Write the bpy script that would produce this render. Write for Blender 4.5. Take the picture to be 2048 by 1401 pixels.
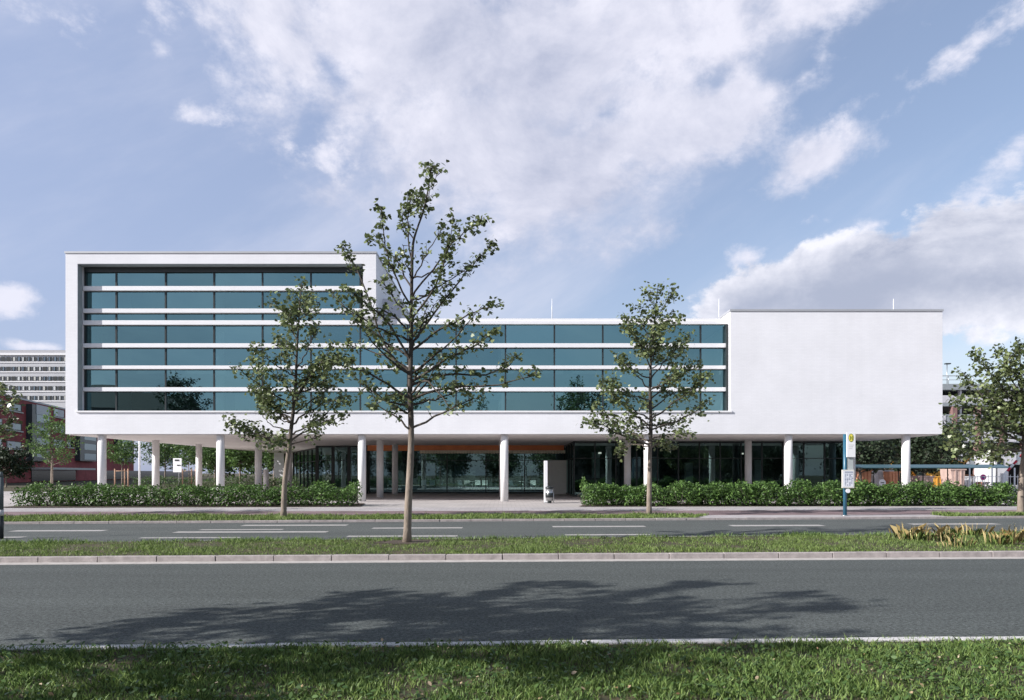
import bpy, math, random
import numpy as np
from math import radians as R, sin, cos, pi
random.seed(7); RNG = np.random.default_rng(7)
for o in list(bpy.data.objects): bpy.data.objects.remove(o)
scene = bpy.context.scene; COL = scene.collection
# ------------------------------------------------------------ camera
CH = 1.55; F = 1400.0; VX = 1005.0; HY = 946.0
cam = bpy.data.objects.new('camera', bpy.data.cameras.new('camera')); COL.objects.link(cam)
cam.location = (0, 0, CH); cam.rotation_euler = (R(90), 0, 0)
cam.data.sensor_width = 36; cam.data.lens = F/2048*36
cam.data.shift_x = (1024-VX)/2048; cam.data.shift_y = (HY-700.5)/2048
cam.data.clip_end = 3000; scene.camera = cam
# ------------------------------------------------------------ sun, sky
ELEV = R(28); ROT = R(249)
sun = bpy.data.objects.new('sun', bpy.data.lights.new('sun', 'SUN')); COL.objects.link(sun)
sun.data.energy = 5.0; sun.data.angle = R(0.5); sun.data.color = (1, .965, .935)
from mathutils import Vector, Matrix, noise as mnoise
sdir = Vector((sin(ROT)*cos(ELEV), cos(ROT)*cos(ELEV), sin(ELEV)))
sun.rotation_euler = sdir.to_track_quat('Z', 'Y').to_euler()
scene.view_settings.view_transform = 'Standard'; scene.view_settings.look = 'None'
scene.view_settings.exposure = 0.48; scene.view_settings.gamma = 1

W = bpy.data.worlds.new('World'); scene.world = W; W.use_nodes = True
def build_world():
    nt = W.node_tree; N = nt.nodes; L = nt.links; N.clear()
    def val(x): return x
    def link(a, sock):
        if isinstance(a, (int, float)): sock.default_value = a
        else: L.new(a, sock)
    def M(op, a, b=None, c=None, clamp=False):
        n = N.new('ShaderNodeMath'); n.operation = op; n.use_clamp = clamp
        link(a, n.inputs[0])
        if b is not None: link(b, n.inputs[1])
        if c is not None: link(c, n.inputs[2])
        return n.outputs[0]
    def smooth(x, lo, hi):
        n = N.new('ShaderNodeMapRange'); n.interpolation_type = 'SMOOTHSTEP'
        link(x, n.inputs[0]); n.inputs[1].default_value = lo; n.inputs[2].default_value = hi
        return n.outputs[0]
    def comb(x, y, z=0.0):
        n = N.new('ShaderNodeCombineXYZ'); link(x, n.inputs[0]); link(y, n.inputs[1]); link(z, n.inputs[2]); return n.outputs[0]
    def fbm(v, scale, detail=9, rough=.6, lac=2.1, dist=0.0):
        n = N.new('ShaderNodeTexNoise'); L.new(v, n.inputs['Vector']); n.inputs['Scale'].default_value = scale
        n.inputs['Detail'].default_value = detail; n.inputs['Roughness'].default_value = rough
        n.inputs['Lacunarity'].default_value = lac; n.inputs['Distortion'].default_value = dist
        return n.outputs['Fac']
    def mix(f, a, b):
        n = N.new('ShaderNodeMix'); n.data_type = 'RGBA'; link(f, n.inputs[0])
        for s, x in ((n.inputs[6], a), (n.inputs[7], b)):
            if isinstance(x, tuple): s.default_value = (*x, 1)
            else: L.new(x, s)
        return n.outputs[2]
    sky = N.new('ShaderNodeTexSky'); sky.sky_type = 'NISHITA'; sky.sun_disc = False
    sky.sun_elevation = ELEV; sky.sun_rotation = ROT; sky.altitude = 100
    sky.air_density = 1.0; sky.dust_density = 2.0; sky.ozone_density = 1.5
    tc = N.new('ShaderNodeTexCoord'); sp = N.new('ShaderNodeSeparateXYZ'); L.new(tc.outputs['Generated'], sp.inputs[0])
    x, y, z = sp.outputs
    az = M('ARCTAN2', x, y); el = M('ARCSINE', z)
    p = comb(az, M('MULTIPLY', el, 1.35)); 
    # clouds: (px, py, rx, ry, angle_deg, weight) given as directions seen from the street
    def E(px, py, rx, ry, ang, w=1.0):
        u = (px-VX)/F; v = (HY-py)/F
        a0 = math.atan(u); e0 = math.atan(v*cos(a0)); k = 1/F*cos(a0)
        ca, sa = cos(R(ang)), sin(R(ang))
        da = M('SUBTRACT', az, a0); de = M('SUBTRACT', el, e0)
        q = M('ADD', M('MULTIPLY', da, ca), M('MULTIPLY', de, sa))
        r = M('SUBTRACT', M('MULTIPLY', de, ca), M('MULTIPLY', da, sa))
        q = M('DIVIDE', q, rx*k); r = M('DIVIDE', r, ry*k)
        d2 = M('ADD', M('MULTIPLY', q, q), M('MULTIPLY', r, r))
        d = M('SQRT', d2)
        return M('MULTIPLY', M('SUBTRACT', 1.0, d), w)
    def union(es):
        m = es[0]
        for e in es[1:]: m = M('SMOOTH_MAX', m, e, .15)
        return m
    big = union([E(760, 60, 400, 230, -22), E(1150, 90, 640, 190, 8), E(960, 300, 330, 165, -28),
                 E(1180, 330, 330, 120, 20), E(1440, 215, 300, 95, 18), E(1620, 40, 330, 120, 28, .8),
                 E(1640, 320, 125, 62, 22, .9), E(1050, 420, 150, 45, 35, .6)])
    hole = union([E(1560, 110, 95, 55, 15, 1), E(1430, 170, 70, 34, 10, .8), E(665, 150, 60, 30, -40, .8)])
    low = union([E(1770, 572, 450, 130, 8), E(1980, 560, 330, 125, -4), E(1540, 600, 240, 75, 14, .8)])
    small = union([E(22, 604, 58, 34, 0, .75), E(80, 694, 80, 14, 2, .7), E(90, 15, 170, 60, -8, .55),
                   E(320, 40, 110, 60, -20, .5), E(385, 228, 95, 34, 5, .68), E(650, 310, 80, 34, -12, .68), E(330, 105, 50, 36, -30, .62), E(1950, 400, 200, 40, 50, .5),
                   E(1920, 110, 280, 46, 27, .72), E(1740, 195, 150, 40, 25, .62), E(1615, 440, 60, 22, 20, .45), E(1500, 510, 50, 24, 10, .6),
                   E(1750, 450, 50, 24, 0, .7), E(1000, 470, 60, 26, -20, .5)])
    n1 = fbm(p, 5.0, 10, .6, 2.1, .25); n2 = fbm(p, 17.0, 8, .62)
    n3 = fbm(p, 2.6, 4, .5)
    nn = M('ADD', M('ADD', M('MULTIPLY', M('SUBTRACT', n1, .5), 2.3), M('MULTIPLY', M('SUBTRACT', n2, .5), 1.3)), M('MULTIPLY', M('SUBTRACT', n3, .5), .9))
    Fb = M('SUBTRACT', big, M('MULTIPLY', M('MAXIMUM', hole, 0.0), .95))
    dbig = smooth(M('ADD', Fb, nn), -.18, .62)
    dlow = smooth(M('ADD', low, M('MULTIPLY', nn, .55)), .06, .24)
    dsm = M('MULTIPLY', smooth(M('ADD', small, M('MULTIPLY', nn, 1.1)), .08, .75), .9)
    # thin high veil, drawn out diagonally
    ca, sa = cos(R(28)), sin(R(28))
    q = M('ADD', M('MULTIPLY', az, ca), M('MULTIPLY', el, sa)); r = M('SUBTRACT', M('MULTIPLY', el, ca), M('MULTIPLY', az, sa))
    veil = M('MULTIPLY', smooth(fbm(comb(M('MULTIPLY', q, .55), M('MULTIPLY', r, 1.8), 3.0), 3.2, 8, .55), .38, .8), .55)
    # the rest of the sky, behind and overhead
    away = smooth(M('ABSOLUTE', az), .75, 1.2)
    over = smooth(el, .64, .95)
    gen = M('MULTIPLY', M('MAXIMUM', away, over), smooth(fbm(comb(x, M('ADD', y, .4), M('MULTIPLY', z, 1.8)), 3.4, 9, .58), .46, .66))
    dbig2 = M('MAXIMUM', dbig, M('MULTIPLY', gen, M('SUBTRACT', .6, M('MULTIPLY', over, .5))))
    # cloud light: relief towards the sun at the left plus thickness
    p2 = comb(M('ADD', az, -.035), M('ADD', M('MULTIPLY', el, 1.35), .03))
    rel = M('SUBTRACT', n1, fbm(p2, 5.0, 10, .6, 2.1, .25))
    thick = fbm(p, 2.3, 6, .5)
    lit = M('ADD', M('MULTIPLY', rel, 2.0), M('ADD', .60, M('MULTIPLY', M('SUBTRACT', .5, thick), 2.8)), clamp=True)
    g = 6.6
    CW = tuple(g*c for c in (.83, .83, .94)); CG = tuple(g*c for c in (.43, .47, .62))
    ccol = mix(lit, CG, CW)
    # low cumulus: bright rounded tops, grey bases
    topl = smooth(M('ADD', low, M('MULTIPLY', nn, .55)), .95, .15)
    lowcol = mix(M('MULTIPLY', topl, M('ADD', .65, M('MULTIPLY', rel, 4.0)), clamp=True), tuple(g*c for c in (.42, .46, .59)), tuple(g*c for c in (.92, .92, 1.0)))
    tint = N.new('ShaderNodeMix'); tint.data_type = 'RGBA'; tint.blend_type = 'MULTIPLY'; tint.inputs[0].default_value = 1
    L.new(sky.outputs[0], tint.inputs[6]); tint.inputs[7].default_value = (1.36, 1.22, 1.14, 1)
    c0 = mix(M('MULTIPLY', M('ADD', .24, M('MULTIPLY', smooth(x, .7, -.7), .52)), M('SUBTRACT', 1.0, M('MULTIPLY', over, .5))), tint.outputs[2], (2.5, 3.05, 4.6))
    c = mix(veil, c0, CW)
    c = mix(M('MULTIPLY', dbig2, .95), c, ccol)
    c = mix(dsm, c, CW)
    fade = smooth(el, R(1), R(11))
    c = mix(M('MULTIPLY', dlow, M('ADD', .35, M('MULTIPLY', fade, .6))), c, lowcol)
    zt = N.new('ShaderNodeMix'); zt.data_type = 'RGBA'; zt.blend_type = 'MULTIPLY'; L.new(over, zt.inputs[0]); L.new(c, zt.inputs[6]); zt.inputs[7].default_value = (.27, .35, .30, 1); c = zt.outputs[2]  # overhead sky, out of view, darkened and tinted greenish to weaken fill in shadows
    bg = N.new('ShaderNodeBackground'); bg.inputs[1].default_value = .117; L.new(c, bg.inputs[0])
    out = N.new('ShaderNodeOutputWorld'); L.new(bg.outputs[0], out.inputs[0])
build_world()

# ------------------------------------------------------------ helpers
def P(px, py, Y): return ((px-VX)*Y/F, Y, CH+(HY-py)*Y/F)
def PX(px, Y): return (px-VX)*Y/F
def PZ(py, Y): return CH+(HY-py)*Y/F
def G(px, py, z=0.0):
    Y = (CH-z)*F/(py-HY); return ((px-VX)*Y/F, Y, z)

MATS = {}
def mat(name, col, rough=.6, var=.0, vscale=4.0, bump=0.0, bscale=30.0, metal=0.0, island=0.0, spec=.5, col2=None, trans=0.0, detail=6, stretch=None, emit=None):
    if name in MATS: return MATS[name]
    m = bpy.data.materials.new(name); m.use_nodes = True; nt = m.node_tree; N = nt.nodes; L = nt.links
    b = N['Principled BSDF']; b.inputs['Roughness'].default_value = rough; b.inputs['Metallic'].default_value = metal
    b.inputs['Specular IOR Level'].default_value = spec
    b.inputs['Base Color'].default_value = (*col, 1)
    tc = N.new('ShaderNodeTexCoord'); src = tc.outputs['Object']
    if stretch:
        mp = N.new('ShaderNodeMapping'); mp.inputs['Scale'].default_value = stretch; L.new(src, mp.inputs[0]); src = mp.outputs[0]
    if var > 0 or island > 0:
        c2 = col2 or tuple(min(1, c*(1+var)) for c in col); c1 = col if col2 else tuple(c*(1-var) for c in col)
        ramp = N.new('ShaderNodeMix'); ramp.data_type = 'RGBA'
        ramp.inputs[6].default_value = (*c1, 1); ramp.inputs[7].default_value = (*c2, 1)
        if island > 0:
            ge = N.new('ShaderNodeNewGeometry'); L.new(ge.outputs['Random Per Island'], ramp.inputs[0])
        else:
            no = N.new('ShaderNodeTexNoise'); no.inputs['Scale'].default_value = vscale; no.inputs['Detail'].default_value = detail
            no.inputs['Roughness'].default_value = .65; L.new(src, no.inputs['Vector'])
            mr = N.new('ShaderNodeMapRange'); mr.inputs[1].default_value = .3; mr.inputs[2].default_value = .7; L.new(no.outputs['Fac'], mr.inputs[0])
            L.new(mr.outputs[0], ramp.inputs[0])
        L.new(ramp.outputs[2], b.inputs['Base Color'])
        csock = ramp.outputs[2]
    else: csock = None
    if bump > 0:
        n2 = N.new('ShaderNodeTexNoise'); n2.inputs['Scale'].default_value = bscale; n2.inputs['Detail'].default_value = 6; L.new(src, n2.inputs['Vector'])
        bp = N.new('ShaderNodeBump'); bp.inputs['Strength'].default_value = bump; bp.inputs['Distance'].default_value = .02
        L.new(n2.outputs['Fac'], bp.inputs['Height']); L.new(bp.outputs[0], b.inputs['Normal'])
    if emit: b.inputs['Emission Color'].default_value = (*emit[:3], 1); b.inputs['Emission Strength'].default_value = emit[3]
    if trans > 0:
        t = N.new('ShaderNodeBsdfTranslucent'); t.inputs[0].default_value = (*[min(1, c*1.3) for c in col], 1)
        if csock: L.new(csock, t.inputs[0])
        mx = N.new('ShaderNodeMixShader'); mx.inputs[0].default_value = trans
        L.new(b.outputs[0], mx.inputs[1]); L.new(t.outputs[0], mx.inputs[2]); L.new(mx.outputs[0], N['Material Output'].inputs[0])
    MATS[name] = m; return m

def brickmat(name, c1, c2, mortar, scale=1.0, bw=.25, bh=.07, ms=.012, rough=.75, bump=.4, axis='XZ', dirt=.1):
    if name in MATS: return MATS[name]
    m = bpy.data.materials.new(name); m.use_nodes = True; nt = m.node_tree; N = nt.nodes; L = nt.links
    b = N['Principled BSDF']; b.inputs['Roughness'].default_value = rough; b.inputs['Specular IOR Level'].default_value = .25
    tc = N.new('ShaderNodeTexCoord'); sp = N.new('ShaderNodeSeparateXYZ'); L.new(tc.outputs['Object'], sp.inputs[0])
    cb = N.new('ShaderNodeCombineXYZ')
    if axis == 'XZ':
        ad = N.new('ShaderNodeMath'); ad.operation = 'ADD'; L.new(sp.outputs[0], ad.inputs[0]); L.new(sp.outputs[1], ad.inputs[1])
        L.new(ad.outputs[0], cb.inputs[0]); L.new(sp.outputs[2], cb.inputs[1])
    else:
        L.new(sp.outputs[0], cb.inputs[0]); L.new(sp.outputs[1], cb.inputs[1])
    br = N.new('ShaderNodeTexBrick'); L.new(cb.outputs[0], br.inputs['Vector'])
    br.inputs['Color1'].default_value = (*c1, 1); br.inputs['Color2'].default_value = (*c2, 1); br.inputs['Mortar'].default_value = (*mortar, 1)
    br.inputs['Scale'].default_value = scale; br.inputs['Brick Width'].default_value = bw; br.inputs['Row Height'].default_value = bh
    br.inputs['Mortar Size'].default_value = ms
    no = N.new('ShaderNodeTexNoise'); no.inputs['Scale'].default_value = .6; no.inputs['Detail'].default_value = 8; L.new(tc.outputs['Object'], no.inputs['Vector'])
    mr = N.new('ShaderNodeMapRange'); mr.inputs[1].default_value = .3; mr.inputs[2].default_value = .7; mr.inputs[3].default_value = 1-dirt; mr.inputs[4].default_value = 1+dirt*.5
    L.new(no.outputs['Fac'], mr.inputs[0])
    if axis == 'XZ':
        mp = N.new('ShaderNodeMapping'); mp.inputs['Scale'].default_value = (2.6, 2.6, .10); L.new(tc.outputs['Object'], mp.inputs[0])
        ns = N.new('ShaderNodeTexNoise'); ns.inputs['Scale'].default_value = 1.0; ns.inputs['Detail'].default_value = 7; L.new(mp.outputs[0], ns.inputs['Vector'])
        ms_ = N.new('ShaderNodeMapRange'); ms_.inputs[1].default_value = .35; ms_.inputs[2].default_value = .6; ms_.inputs[3].default_value = 1-dirt*.35; ms_.inputs[4].default_value = 1; L.new(ns.outputs['Fac'], ms_.inputs[0])
        mu = N.new('ShaderNodeMath'); mu.operation = 'MULTIPLY'; L.new(mr.outputs[0], mu.inputs[0]); L.new(ms_.outputs[0], mu.inputs[1]); mrs = mu.outputs[0]
    else: mrs = mr.outputs[0]
    vm = N.new('ShaderNodeVectorMath'); vm.operation = 'SCALE'; L.new(br.outputs['Color'], vm.inputs[0]); L.new(mrs, vm.inputs['Scale'])
    L.new(vm.outputs[0], b.inputs['Base Color'])
    n2 = N.new('ShaderNodeTexNoise'); n2.inputs['Scale'].default_value = 9; n2.inputs['Detail'].default_value = 5; L.new(tc.outputs['Object'], n2.inputs['Vector'])
    ad2 = N.new('ShaderNodeMath'); ad2.operation = 'SUBTRACT'; L.new(n2.outputs['Fac'], ad2.inputs[0]); L.new(br.outputs['Fac'], ad2.inputs[1])
    bp = N.new('ShaderNodeBump'); bp.inputs['Strength'].default_value = bump; bp.inputs['Distance'].default_value = .01
    L.new(ad2.outputs[0], bp.inputs['Height']); L.new(bp.outputs[0], b.inputs['Normal'])
    MATS[name] = m; return m

def glassmat(name, gloss, thru, fac, rough=.01):
    if name in MATS: return MATS[name]
    m = bpy.data.materials.new(name); m.use_nodes = True; nt = m.node_tree; N = nt.nodes; L = nt.links
    N.remove(N['Principled BSDF'])
    g = N.new('ShaderNodeBsdfGlossy'); g.inputs['Color'].default_value = (*gloss, 1); g.inputs['Roughness'].default_value = rough
    t = N.new('ShaderNodeBsdfTransparent'); t.inputs['Color'].default_value = (*thru, 1)
    mx = N.new('ShaderNodeMixShader'); mx.inputs[0].default_value = fac
    L.new(t.outputs[0], mx.inputs[1]); L.new(g.outputs[0], mx.inputs[2]); L.new(mx.outputs[0], N['Material Output'].inputs[0])
    oi = N.new('ShaderNodeObjectInfo'); mr = N.new('ShaderNodeMapRange'); L.new(oi.outputs['Random'], mr.inputs[0]); mr.inputs[3].default_value = .84; mr.inputs[4].default_value = 1.14
    vm = N.new('ShaderNodeVectorMath'); vm.operation = 'SCALE'; vm.inputs[0].default_value = gloss; L.new(mr.outputs[0], vm.inputs['Scale']); L.new(vm.outputs[0], g.inputs['Color'])
    no = N.new('ShaderNodeTexNoise'); no.inputs['Scale'].default_value = .8; no.inputs['Detail'].default_value = 1
    tc = N.new('ShaderNodeTexCoord'); L.new(tc.outputs['Object'], no.inputs['Vector'])
    bp = N.new('ShaderNodeBump'); bp.inputs['Strength'].default_value = .05; bp.inputs['Distance'].default_value = .02
    L.new(no.outputs['Fac'], bp.inputs['Height']); L.new(bp.outputs[0], g.inputs['Normal'])
    MATS[name] = m; return m

def worg(o):
    v = Vector((0, 0, 0))
    while o is not None: v += o.location; o = o.parent
    return v
def thing(name, label, cat, loc=(0, 0, 0), group=None, kind=None):
    o = bpy.data.objects.new(name, None); o.empty_display_size = .3; COL.objects.link(o); o.location = loc
    tag(o, label, cat, group, kind); return o
def tag(o, label=None, cat=None, group=None, kind=None):
    if label: o['label'] = label
    if cat: o['category'] = cat
    if group: o['group'] = group
    if kind: o['kind'] = kind
    return o
class MB:
    def __init__(s): s.v = []; s.f = []; s.sm = []
    def box(s, x0, x1, y0, y1, z0, z1):
        n = len(s.v); s.v += [(x0,y0,z0),(x1,y0,z0),(x1,y1,z0),(x0,y1,z0),(x0,y0,z1),(x1,y0,z1),(x1,y1,z1),(x0,y1,z1)]
        s.f += [(n,n+3,n+2,n+1),(n+4,n+5,n+6,n+7),(n,n+1,n+5,n+4),(n+1,n+2,n+6,n+5),(n+2,n+3,n+7,n+6),(n+3,n,n+4,n+7)]; s.sm += [False]*6; return s
    def obox(s, c, u, hu, w, hw, hz):   # oriented box: centre, unit dir u (half hu), unit dir w (half hw), half height
        c = Vector(c); u = Vector(u); w = Vector(w); z = Vector((0,0,hz)); n = len(s.v)
        for sz in (-1, 1):
            for a, b in ((-1,-1),(1,-1),(1,1),(-1,1)): s.v.append(tuple(c+u*(hu*a)+w*(hw*b)+z*sz))
        s.f += [(n,n+3,n+2,n+1),(n+4,n+5,n+6,n+7),(n,n+1,n+5,n+4),(n+1,n+2,n+6,n+5),(n+2,n+3,n+7,n+6),(n+3,n,n+4,n+7)]; s.sm += [False]*6; return s
    def quad(s, *p):
        n = len(s.v); s.v += [tuple(q) for q in p]; s.f.append(tuple(range(n, n+len(p)))); s.sm.append(False); return s
    def tube(s, pts, rad, n=8, cap=True):
        pts = [Vector(p) for p in pts]; rad = rad if hasattr(rad, '__len__') else [rad]*len(pts)
        base = len(s.v); up = None
        for i, p in enumerate(pts):
            d = (pts[min(i+1, len(pts)-1)]-pts[max(i-1, 0)])
            d = d.normalized() if d.length > 1e-9 else Vector((0, 0, 1))
            if up is None: up = Vector((1, 0, 0)) if abs(d.x) < .9 else Vector((0, 1, 0))
            a = (up - d*up.dot(d)); a = a.normalized() if a.length > 1e-6 else d.orthogonal().normalized(); up = a; b = d.cross(a)
            for k in range(n):
                t = 2*pi*k/n; s.v.append(tuple(p+(a*cos(t)+b*sin(t))*rad[i]))
        for i in range(len(pts)-1):
            for k in range(n):
                k2 = (k+1) % n; s.f.append((base+i*n+k, base+i*n+k2, base+(i+1)*n+k2, base+(i+1)*n+k)); s.sm.append(True)
        if cap:
            s.f.append(tuple(base+k for k in range(n))[::-1]); s.f.append(tuple(base+(len(pts)-1)*n+k for k in range(n))); s.sm += [False, False]
        return s
    def cyl(s, x, y, z0, z1, r, n=20): return s.tube([(x,y,z0),(x,y,z1)], r, n)
    def prism(s, prof, y0, y1, ax='Y'):  # profile of (x,z) extruded along y
        n = len(s.v); k = len(prof)
        for yy in (y0, y1): s.v += [((x, yy, z) if ax == 'Y' else (yy, x, z)) for x, z in prof]
        s.f.append(tuple(range(n, n+k))); s.f.append(tuple(range(n+k, n+2*k))[::-1]); s.sm += [False, False]
        for i in range(k):
            j = (i+1) % k; s.f.append((n+i, n+k+i, n+k+j, n+j)); s.sm.append(False)
        return s
    def build(s, name, m, parent=None, bevel=0.0):
        me = bpy.data.meshes.new(name); o = bpy.data.objects.new(name, me); COL.objects.link(o)
        off = Vector((0, 0, 0))
        if parent is not None: o.parent = parent; off = worg(parent)
        me.from_pydata([(x-off.x, y-off.y, z-off.z) for x, y, z in s.v], [], s.f); me.materials.append(m)
        me.polygons.foreach_set('use_smooth', s.sm)
        if bevel > 0:
            md = o.modifiers.new('bevel', 'BEVEL'); md.width = bevel; md.segments = 2; md.limit_method = 'ANGLE'
        me.update(); return o
def copy_tree(o, parent=None):
    c = o.copy(); COL.objects.link(c); c.parent = parent
    for ch in list(o.children): copy_tree(ch, c)
    return c
def npmesh(name, V, nper, m, parent=None):
    """V: (N*nper,3) array; faces are consecutive runs of nper vertices"""
    me = bpy.data.meshes.new(name); nv = len(V); nf = nv//nper
    off = worg(parent) if parent is not None else Vector((0, 0, 0))
    V = (V - np.array(off)).astype(np.float32)
    me.vertices.add(nv); me.vertices.foreach_set('co', V.ravel())
    me.loops.add(nv); me.loops.foreach_set('vertex_index', np.arange(nv, dtype=np.int32))
    me.polygons.add(nf); me.polygons.foreach_set('loop_start', np.arange(0, nv, nper, dtype=np.int32))
    try: me.polygons.foreach_set('loop_total', np.full(nf, nper, dtype=np.int32))
    except Exception: pass
    me.materials.append(m); me.update(calc_edges=True); me.validate()
    o = bpy.data.objects.new(name, me); COL.objects.link(o)
    if parent is not None: o.parent = parent
    return o
LEAF_LOBED = np.array([(0,0,0),(.28,.10,0),(.60,.22,-.05),(.36,.42,.02),(.34,.74,-.06),(0,1.0,-.04),(-.34,.74,-.06),(-.36,.42,.02),(-.60,.22,-.05),(-.28,.10,0)])
LEAF_OVAL = np.array([(0,0,0),(.26,.3,.05),(.22,.7,.03),(0,1,-.06),(-.22,.7,.03),(-.26,.3,.05)])
def leaves(pts, size, templ, droop=.4, flat=.5, jitter=.3, rng=RNG):
    n = len(pts); pts = np.asarray(pts)
    nrm = rng.normal(size=(n, 3)); nrm[:, 2] = np.abs(nrm[:, 2])+flat; nrm /= np.linalg.norm(nrm, axis=1)[:, None]
    d = rng.normal(size=(n, 3)); d[:, 2] -= droop; d -= nrm*np.sum(d*nrm, axis=1)[:, None]; d /= np.linalg.norm(d, axis=1)[:, None]
    s = np.cross(d, nrm); sz = size*(1+jitter*rng.uniform(-1, 1, n))
    T = templ
    V = pts[:, None, :] + sz[:, None, None]*(T[None, :, 0:1]*s[:, None, :]+T[None, :, 1:2]*d[:, None, :]+T[None, :, 2:3]*nrm[:, None, :])
    return V.reshape(-1, 3)

# ------------------------------------------------------------ materials
white = brickmat('white_brick', (.81,.815,.85), (.785,.79,.825), (.76,.765,.80), bw=.26, bh=.075, ms=.008, bump=.22, dirt=.05)
M_white = mat('white_metal', (.82,.82,.84), .4, var=.03, vscale=2)
M_col = mat('white_plaster', (.78,.77,.77), .7, var=.05, vscale=2, bump=.1, bscale=60)
M_soff = mat('soffit_plaster', (.80,.76,.74), .8, var=.06, vscale=.6, bump=.15, bscale=20)
M_cap = mat('coping_metal', (.45,.46,.48), .45, metal=.3, var=.05, vscale=3)
M_dark = mat('dark_frame', (.02,.026,.028), .4, var=.1)
M_reveal = mat('reveal_metal', (.30,.34,.36), .5, var=.1)
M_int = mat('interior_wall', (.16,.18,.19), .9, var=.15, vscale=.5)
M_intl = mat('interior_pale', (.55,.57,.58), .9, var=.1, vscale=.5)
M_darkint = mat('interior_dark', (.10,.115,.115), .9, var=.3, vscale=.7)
M_glass = glassmat('facade_glass', (.25,.455,.485), (.42,.54,.56), .62)
M_glass2 = glassmat('ground_glass', (.30,.46,.46), (.52,.64,.62), .30)
M_orange = mat('orange_panel', (.95,.30,.12), .7, var=.15, vscale=1.5)
M_cream = mat('cream_awning', (.95,.78,.62), .8, var=.15, vscale=8)
M_grey = mat('grey_render', (.50,.51,.49), .8, var=.08, vscale=1.5)
M_steel = mat('steel', (.45,.46,.47), .35, metal=.8, var=.1)
M_bark = mat('bark', (.25,.205,.165), .9, var=.35, vscale=7, bump=.6, bscale=25, stretch=(1,1,.35))
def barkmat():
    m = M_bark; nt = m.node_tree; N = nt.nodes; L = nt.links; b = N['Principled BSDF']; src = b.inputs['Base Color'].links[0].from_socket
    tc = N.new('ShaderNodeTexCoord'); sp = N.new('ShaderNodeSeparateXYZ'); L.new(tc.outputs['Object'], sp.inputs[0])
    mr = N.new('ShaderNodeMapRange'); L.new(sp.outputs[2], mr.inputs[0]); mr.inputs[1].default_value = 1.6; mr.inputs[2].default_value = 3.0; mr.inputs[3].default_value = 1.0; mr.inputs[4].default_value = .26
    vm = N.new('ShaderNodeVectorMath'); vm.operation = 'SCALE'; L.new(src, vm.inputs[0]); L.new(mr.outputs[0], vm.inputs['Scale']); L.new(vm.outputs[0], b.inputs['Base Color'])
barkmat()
M_barkd = mat('bark_dark', (.10,.085,.07), .9, var=.35, vscale=7, bump=.6, bscale=25)
M_leaf = mat('leaf_olive', (.045,.068,.022), .38, island=1, var=1, col2=(.25,.30,.13), trans=.22, spec=.6)
M_leafg = mat('leaf_green', (.045,.095,.025), .5, island=1, var=1, col2=(.13,.22,.06), trans=.3)
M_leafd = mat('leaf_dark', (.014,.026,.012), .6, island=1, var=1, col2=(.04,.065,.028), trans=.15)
M_hedge = mat('hedge_leaf', (.030,.068,.018), .55, island=1, var=1, col2=(.15,.27,.065), trans=.25, spec=.4)
M_hedge2 = mat('hedge_leaf_grey', (.030,.055,.022), .42, island=1, var=1, col2=(.16,.21,.12), trans=.2, spec=.6)
M_grass = mat('grass_blade', (.032,.075,.014), .6, island=1, var=1, col2=(.24,.36,.10), trans=.25)
M_grass2 = mat('grass_blade_dry', (.045,.09,.018), .6, island=1, var=1, col2=(.27,.37,.10), trans=.25)
M_dry = mat('dry_straw', (.42,.31,.11), .8, island=1, var=1, col2=(.85,.70,.36), trans=.2)
M_soil = mat('soil', (.075,.055,.04), .95, var=.4, vscale=6, bump=.8, bscale=25)
M_turf = mat('turf', (.030,.035,.014), .95, var=.5, vscale=5, bump=.8, bscale=20, col2=(.10,.075,.04))
M_kerb = mat('kerb_concrete', (.38,.34,.33), .85, var=.25, vscale=6, bump=.3, bscale=60)
M_kerbw = mat('kerb_pale', (.62,.60,.60), .8, var=.12, vscale=5, bump=.3, bscale=60)
M_gut = mat('gutter', (.46,.43,.41), .85, var=.2, vscale=5, bump=.3, bscale=60)
M_mark = mat('road_paint', (.42,.40,.39), .7, var=.2, vscale=7)
M_redb = brickmat('red_brick', (.36,.075,.08), (.28,.06,.065), (.2,.1,.1), bw=.5, bh=.15, bump=.2, dirt=.25)

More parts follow.
